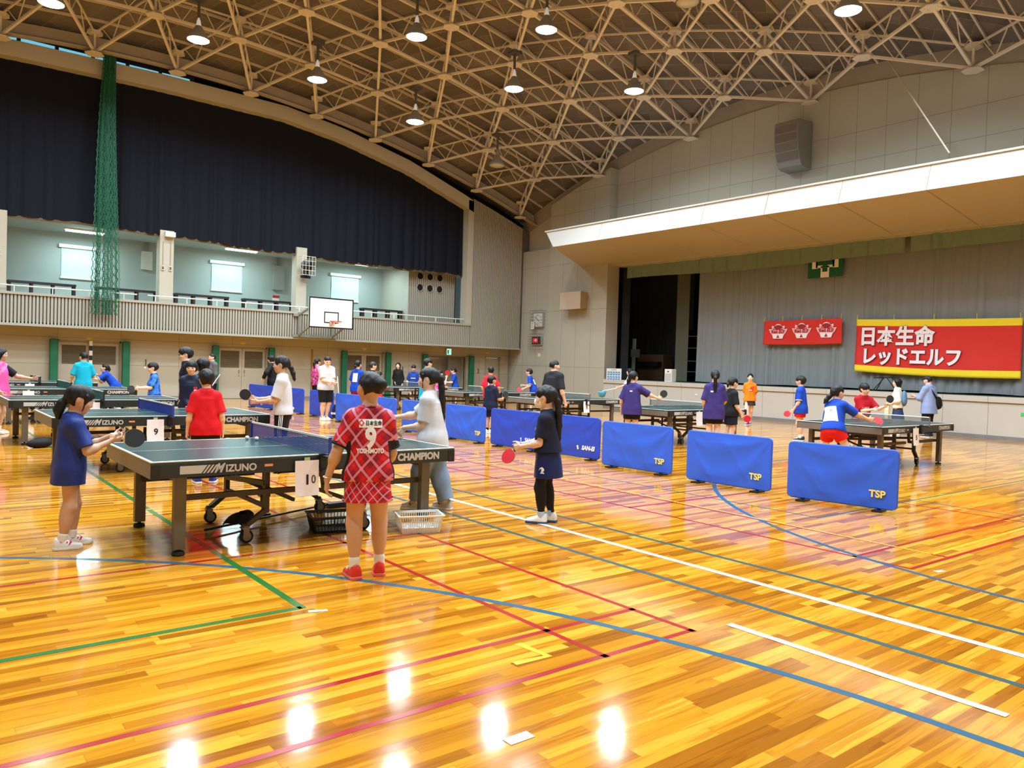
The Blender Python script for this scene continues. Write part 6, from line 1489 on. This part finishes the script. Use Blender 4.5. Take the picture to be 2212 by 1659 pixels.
# ------------------------------------------------------------------ middle
P = person('player in royal blue with a white number on the back beyond the plaid player', (10.4,20.2), -34, 1.59, dict(mat=M_roy, hem=-.07, loose=.026, sleeve=.85), dict(mat=M_rsh, len=.6, loose=.03), HT_(chains=[[(-.4,0,.4,.14),(-.6,0,.25,.13),(-.6,0,.02,.08)]]), L=dict(to=(.45,.1,-.6), curl=.8), R=dict(to=(.5,.1,-.5), curl=.8))
print_on(P, 'top', '', .1, M_bib, .68, -1, name='number_bib', patch=(.16,.25,0))
person('woman in black with brown tied hair beside the white-numbered blue player', (11.3,21.0), -82, 1.56, dict(mat=M_k, loose=.024, sleeve=.9), dict(mat=M_k, kind='trousers', len=1.9, loose=.02), HT_(mat=M_hairb, chains=[[(-.4,0,.5,.14),(-.55,0,.42,.1)]]), skin=M_skin3)
person('woman in a black cardigan over a white top standing by the back wall', (15.7,27.0), 168, 1.565, dict(mat=M_k, hem=-.18, loose=.03, sleeve=1.9, name='cardigan'), dict(mat=M_k, kind='trousers', len=1.9, loose=.02), dict(style='bob', fringe=.8, down=-.05), skin=M_skin3, L=HANG, R=dict(to=(.2,-.05,-.85)))
P2_ = bpy.context.scene.objects
P = person('small girl in blue with white bib and red shorts at the farthest right table', (12.35,22.55), -28, 1.30, dict(mat=M_roy, hem=-.06, loose=.024, sleeve=.85), dict(mat=C('cloth_orange_red', (220,60,36)), len=.55, loose=.034), HT_(chains=[[(-.42,0,.66,.13),(-.56,0,.5,.13),(-.6,0,.2,.08)]]), lean=16, hpitch=-6, crouch=.03, feet=[(.05,.12,8),(-.12,-.18,-12)], shoe=M_shk, sock=M_k, sockh=.12, R=dict(to=(.7,.2,-.5), pole=(-.5,.4,-.8), curl=GRIP), L=dict(to=(.5,.1,-.5), curl=.7))
print_on(P, 'top', '', .1, M_bib, .55, -1, name='number_bib', patch=(.17,.22,0)); print_on(P, 'top', '■■■', .035, M_ink, .65, -1); print_on(P, 'top', '■■■', .03, M_bibr, .5, -1)
P = person('boy in a blue tee and red shorts facing the camera behind the farthest right table', (14.95,24.6), 178, 1.50, dict(mat=C('cloth_mid_blue', (36,66,150)), hem=-.08, loose=.03, sleeve=.85, collar=M_rd), dict(mat=M_rsh, len=.55, loose=.03), dict(style='short', fringe=.6, vol=.06), hpitch=12, L=dict(to=(.3,.2,-.8), curl=1.0), R=dict(to=(.25,.2,-.85), curl=1.0))
print_on(P, 'top', '■■■■■■■', .03, M_sw, .66, 1, sx=.9)
person('tall thick-haired person in a teal shirt behind the girl in jeans', (10.85,17.2), -64, 1.69, dict(mat=M_teal_c, hem=-.14, loose=.03, sleeve=.9), dict(mat=M_nv, len=.9, loose=.03), dict(style='short', fringe=.66, vol=.09), male=1)
person('boy in a pink shirt raising a red paddle at the farthest right table', (13.85,21.3), -84, 1.37, dict(mat=mottled('pink_print_cloth', [(0,(120,30,96)),(.42,(240,90,160)),(.6,(248,170,204))], 14.0), loose=.026, sleeve=.85), dict(mat=M_k, len=.6, loose=.03), dict(style='short', fringe=.66, vol=.06), lean=8,
    R=dict(to=(.52,.1,.16), pole=(-.1,.3,-1), dir=(.2,0,1), curl=GRIP, palm=(.2,-1,0)), L=dict(to=(.5,.1,-.5), curl=.8), paddles=[('R','red',(.1,.0,1),(-.2,1,.05),'red paddle raised by the boy in the pink shirt')])
P = person('girl in royal blue with a dark paddle near the open doorway', (16.95,24.8), 98, 1.435, dict(mat=M_roy, hem=-.07, loose=.024, sleeve=.85), dict(mat=M_nv, len=.5, loose=.03), HT_(chains=[[(-.42,0,.6,.13),(-.6,0,.45,.12),(-.6,0,.2,.07)]]), skin=M_skin3, lean=6, hpitch=10, L=dict(to=(.66,.05,-.5), pole=(-.8,.4,-.4), curl=GRIP), R=dict(to=(.5,.1,-.5), curl=.8), shoe=M_shk, paddles=[('L','black',(1,.1,.1),(0,.3,1),'dark paddle held flat by the girl in royal blue near the doorway')])
P = person('boy in red with a white bib on his back at the fourth right table', (13.35,17.75), -12, 1.54, dict(mat=C('cloth_crimson', (206,30,52)), hem=-.09, loose=.034, wide=.003, sleeve=.9), dict(mat=M_k, len=.62, loose=.034), dict(style='short', fringe=.66, vol=.05), hyaw=18, L=dict(to=(.2,.15,-.85)), R=dict(to=(.35,.25,-.7), curl=.8))
print_on(P, 'top', '', .1, M_bib, .66, -1, name='number_bib', patch=(.2,.32,0), xo=-.06); print_on(P, 'top', '◎', .1, M_bibr, .72, -1, xo=-.06, bold=.003)
person('small boy in a navy tee and shorts standing beside the barriers with a black paddle', (10.78,14.3), -36, 1.33, dict(mat=M_nv, hem=-.08, loose=.032, wide=.003, sleeve=.85), dict(mat=M_nv, len=.85, loose=.03), dict(style='short', fringe=.66, vol=.05), hyaw=-18, skin=M_skin2, R=dict(to=(.55,.1,-.5), pole=(-.8,.4,-.6), curl=GRIP), L=dict(to=(.5,-.1,-.5), curl=.8), shoe=M_shoew, sock=M_k,
    paddles=[('R','black',(.5,.3,.8),(-.5,.6,.2),'black paddle against the chest of the small navy-shirted boy')])
P = person('boy in blue and white bending with a red paddle near the corner wall', (17.4,20.6), 84, 1.53, dict(mat=M_roy, hem=-.10, loose=.024, sleeve=.85, cuff=M_wstripe), dict(mat=M_k, len=.6, loose=.03), dict(style='short', fringe=.62, vol=.06), lean=20, hpitch=-6, feet=[(.1,.12,6),(-.15,-.14,-8)], shoe=M_shk, L=dict(to=(.35,.15,-.7), pole=(-.9,.4,-.2), curl=GRIP), R=dict(to=(.5,.0,-.5), curl=.7), paddles=[('L','red',(.8,.0,-.1),(0,1,.3),'red paddle of the bending boy in blue and white')])
print_on(P, 'top', '', .1, M_wstripe, .62, -1, name='white_back_panel', patch=(.2,.18,0))
person('man in a black tee standing behind the masked girl', (11.1,12.5), -42, 1.72, dict(mat=C('cloth_washed_black', (34,35,40)), hem=-.06, loose=.032, wide=.01, sleeve=.92), dict(mat=C('cloth_khaki', (84,80,66)), kind='trousers', len=1.9, loose=.03), dict(style='short', fringe=.76, nape=.3, vol=.015), male=1, build=1.12, hyaw=-34, R=dict(to=(.12,.2,-.94), curl=.7), L=HANG)
P = person('person in a black cap and white shirt by the stage with a ball net', (20.0,18.5), 82, 1.62, dict(mat=M_wh, loose=.03, sleeve=.9), dict(mat=M_k, kind='trousers', len=1.9), dict(style='bob', fringe=.7, down=.1), cap=M_k, L=dict(to=(.7,.1,-.6), pole=(-.6,.4,-.6), curl=GRIP), R=HANG)
w_ = P['W'](P['WR'][1]+P['HF'][1]*.06); picker(tuple(w_), (w_.x-.28,w_.y+.42,.80), mat('bag_sky_blue', (70,170,226), .6), 'pole with a sky blue net bag held by the person in the black cap', [(.15,0),(.14,-.06),(.09,-.2),(.0,-.22)])
# ------------------------------------------------------------------ right side
P = person('girl in a purple tee stretching a black paddle to the right', (12.0,11.03), -14, 1.535, dict(mat=M_pur, hem=-.085, loose=.036, wide=.012, sleeve=.95), dict(mat=M_k, len=.6, loose=.03), HT_(chains=[[(-.3,.18,.4,.16),(-.4,.26,.15,.17),(-.4,.3,-.2,.12),(-.38,.3,-.4,.05)]]), hyaw=-20, skin=M_skin, R=dict(to=(.62,.72,-.42), pole=(-.5,.2,-.9), dir=(.6,.7,-.05), curl=GRIP, palm=(.6,-.6,0)), L=dict(to=(.1,.25,-.92)),
    paddles=[('R','black',(.35,.55,.75),(-1,.45,.2),'black paddle at the end of the purple-shirted girl\'s arm')])
print_on(P, 'top', '■■', .03, mat('print_cream', (230,220,180), .6), .84, -1, bold=.003)
P = person('girl in purple with a straight ponytail down to her waist seen from behind', (13.05,9.75), 4, 1.61, dict(mat=M_pur, hem=-.12, loose=.034, wide=.01, sleeve=.95), dict(mat=M_k, len=.72, loose=.034), HT_(nape=.28, chains=[LONG], tie=(-.5,0,.62)), L=dict(to=(.15,.12,-.92)), R=dict(to=(.45,.05,-.7)))
print_on(P, 'top', '■■', .03, M_sw, .82, -1, xo=.06, bold=.003)
P = person('girl in a black shirt beside the long-haired purple girl holding a red paddle', (13.95,10.0), -58, 1.465, dict(mat=M_k, hem=-.05, loose=.03, sleeve=.9), dict(mat=M_nv, len=.75, loose=.034), HT_(fringe=.72, chains=[[(-.42,0,.45,.14),(-.55,0,.3,.13),(-.55,0,.05,.08)]]), hpitch=6, R=dict(to=(.28,.14,-.9), curl=GRIP), L=dict(to=(.55,.0,-.75)), shoe=M_shk, paddles=[('R','red',(.85,.2,-.35),(-.4,1,.25),'red paddle hanging from the hand of the girl in the black shirt')])
P = person('woman in an orange shirt and dark skort walking with hands behind her back', (20.6,14.08), 172, 1.56, dict(mat=C('cloth_orange', (244,130,22)), hem=-.03, loose=.024, sleeve=.8, collar=M_k, cuff=M_k), dict(mat=C('cloth_charcoal', (52,50,58)), kind='skirt', len=.12, flare=.02, loose=.02, top=.2), HT_(fringe=.82), skin=M_skin3, hyaw=6,
    L=dict(to=(-.22,-.1,-.93), pole=(-.4,1,0)), R=dict(to=(-.22,-.12,-.92), pole=(-.3,1,0)), feet=[(-.16,.0,10),(.2,-.02,-16)], shoe=M_shb, sockh=.03)
print_on(P, 'top', '', .1, mat('cloth_orange_red', (226,64,44), .7), .74, 1, name='red_panel', patch=(.1,.16,.3), xo=-.07)
print_on(P, 'top', '■■■■', .026, M_sw, .66, 1, xo=-.03, bold=.003)
P = person('boy in a blue shirt and red shorts standing in profile with a red paddle', (16.95,10.16), 76, 1.54, dict(mat=M_roy, hem=-.075, loose=.028, wide=.004, sleeve=.85, cuff=M_wstripe, collar=M_rd), dict(mat=M_rsh, len=.55, loose=.034), dict(style='short', fringe=.6, nape=.14, vol=.09), L=dict(to=(.22,.1,-.92), curl=GRIP), R=HANG, shoe=M_shk,
    paddles=[('L','red',(.85,.1,-.35),(.1,1,.2),'red paddle hanging from the hand of the boy standing in profile')])
print_on(P, 'top', '■■■■', .03, M_sw, .6, 1, bold=.003)
P = person('girl in blue with a big white bib reaching a red paddle over the table', (11.9,6.55), -30, 1.50, dict(mat=M_roy, hem=-.02, loose=.03, wide=.0, sleeve=.92), dict(mat=M_rsh, len=.5, loose=.034), HT_(chains=[[(-.38,.1,.36,.16),(-.58,.2,.15,.17),(-.75,.3,-.12,.16),(-.88,.34,-.35,.07)]]), hyaw=-22, lean=20, slean=6, crouch=.05, feet=[(.0,.22,18),(.1,-.26,-24)],
    R=dict(to=(.76,.5,-.44), pole=(-.6,.4,-.8), dir=(.85,.4,-.1), curl=GRIP, palm=(.3,-.9,0)), L=dict(to=(.55,.0,-.5), curl=.8), shoe=M_shk, paddles=[('R','red',(.8,.55,-.12),(-.45,.7,.7),'red paddle reaching over the near corner of the nearest right table')])
print_on(P, 'top', '', .1, M_bib, .58, -1, name='number_bib', patch=(.26,.26,-.25), xo=.03); print_on(P, 'top', '※', .1, M_bibr, .68, -1, xo=-.0, bold=.003)
P = person('boy in a dark red tee swinging a black paddle behind the nearest right table', (15.85,8.1), -158, 1.47, dict(mat=C('cloth_dark_red', (178,20,36)), hem=-.12, loose=.03, sleeve=.85), dict(mat=M_k, len=.6, loose=.03), dict(style='short', fringe=.56, nape=.14, vol=.09), hroll=6, hyaw=18, hpitch=8, skin=M_skin3, lean=8, crouch=.03, feet=[(.05,.14,10),(-.05,-.14,-10)],
    L=dict(to=(.62,.42,-.25), pole=(-.2,.4,-1), dir=(.3,.5,.8), curl=GRIP, palm=(.8,.2,.2)), R=dict(to=(.55,-.42,-.4), pole=(-.5,.5,-.6), curl=.9), paddles=[('L','black',(-.1,.35,.7),(.9,.1,.25),'black paddle swung up by the boy in dark red')])
print_on(P, 'top', '■■■■■■', .04, mat('print_pink', (226,140,130), .6), .62, 1, sx=.8)
def tote(label, P, pts, body, m, cat='bag', name='shoulder_bag', strapr=.012):
    t = tag(empty(name, P['W'](body[0]), P['root'].rotation_euler.z), label, cat)
    c = Vector(body[0]); BFD = Field(.009); BFD.add(ell((0,0,0), body[1]), .01).add(ell((0,0,-body[1][2]*.35), (body[1][0]*1.05, body[1][1]*1.05, body[1][2]*.7)), .03); np_obj('bag_body', *BFD.mesh(), m, t)
    for pl in pts: MB().tube([Vector(p)-c for p in pl], strapr, 6).build('strap', m, t, smooth=True)
    return t
P = person('woman in a white blouse and navy skirt with a backpack looking towards the stage banners', (21.6,10.05), 84, 1.56, dict(mat=C('blouse_ivory', (236,234,222)), hem=-.02, loose=.034, wide=.012, sleeve=1.45, name='blouse'), dict(mat=C('skirt_navy', (52,66,104)), kind='skirt', len=.34, flare=.05, loose=.02), dict(style='bob', fringe=.82, down=.06, vol=.05), skin=M_skin3, hyaw=8, L=dict(to=(.30,.05,-.72), curl=.8), R=dict(to=(.35,.0,-.7), curl=.8))
b_ = P['Pc']+P['u']*.24-P['f']*.165; sh_ = P['SH'][1]
tote('light blue backpack worn by the woman in the white blouse', P, [[sh_+V(-.07,-.05,.0), sh_+V(.03,-.05,.06), sh_+V(.1,-.05,-.05), sh_+V(.04,.02,-.26), b_+V(.04,.12,-.1)], [P['SH'][-1]+V(-.07,.05,.0), P['SH'][-1]+V(.03,.05,.06), P['SH'][-1]+V(.1,.05,-.05), P['SH'][-1]+V(.04,-.02,-.26), b_+V(.04,-.12,-.1)]], (b_, (.075,.14,.21)), C('bag_denim_blue', (104,140,176)), 'backpack', 'backpack')
o = MB().grid(lambda u, v: (.02*math.sin(u*14)+.1*(u-.5), .05*math.cos(u*9)*(1-.2*v), -.42*v), 18, 10).build('folded_jacket', C('jacket_cream', (232,220,190)), smooth=True, solid=.02); o.location = P['W'](P['WR'][1]+V(.06,.02,.0)); tag(o, 'cream jacket hanging from the arm of the woman in the white blouse', 'jacket')
P = person('man in a blue striped shirt and navy cap with a cross-body bag by the stage', (21.9,9.35), 58, 1.65, dict(mat=mat('shirt_blue_stripe', (140,158,206), .75, var=.22, vs_=30.0, stretch=(12,12,.4)), hem=-.12, loose=.036, wide=.03, sleeve=1.5), dict(mat=C('cloth_ink', (24,28,40)), kind='trousers', len=1.92, loose=.03), dict(style='short', fringe=.8, nape=.3, vol=.02), male=1, cap=mat('cap_navy', (24,30,52), .7), hpitch=14, hyaw=8, L=dict(to=(.62,.0,-.38), pole=(-.5,.4,-.9), curl=.8), R=dict(to=(.35,.0,-.6), curl=.8), shoe=M_shk)
b_ = P['Pc']-P['f']*.13-P['s']*.2+V(0,0,.1); tote('black cross-body bag of the man in the striped shirt', P, [[P['SH'][1]+V(.06,-.06,-.02), P['SH'][1]+V(-.02,-.08,.055), P['SH'][1]+V(-.1,-.1,-.02), P['Pc']+V(-.165,-.02,.28), b_+V(0,.03,.1)]], (b_, (.08,.14,.17)), M_k, strapr=.02)
DF = Field(.01); DF.add(ell((0,0,.07), (.2,.11,.075)), .01).add(ell((.08,.02,.1), (.1,.08,.06)), .04).clip(V(0,0,-1), 0)
o = np_obj('sports_bag', *DF.mesh(), M_k, None); o.location = (1.85,14.6,0); o.rotation_euler = (0,0,.3); tag(o, 'black soft bag on the floor under the third table of the left column', 'bag')
bpy.context.view_layer.update()
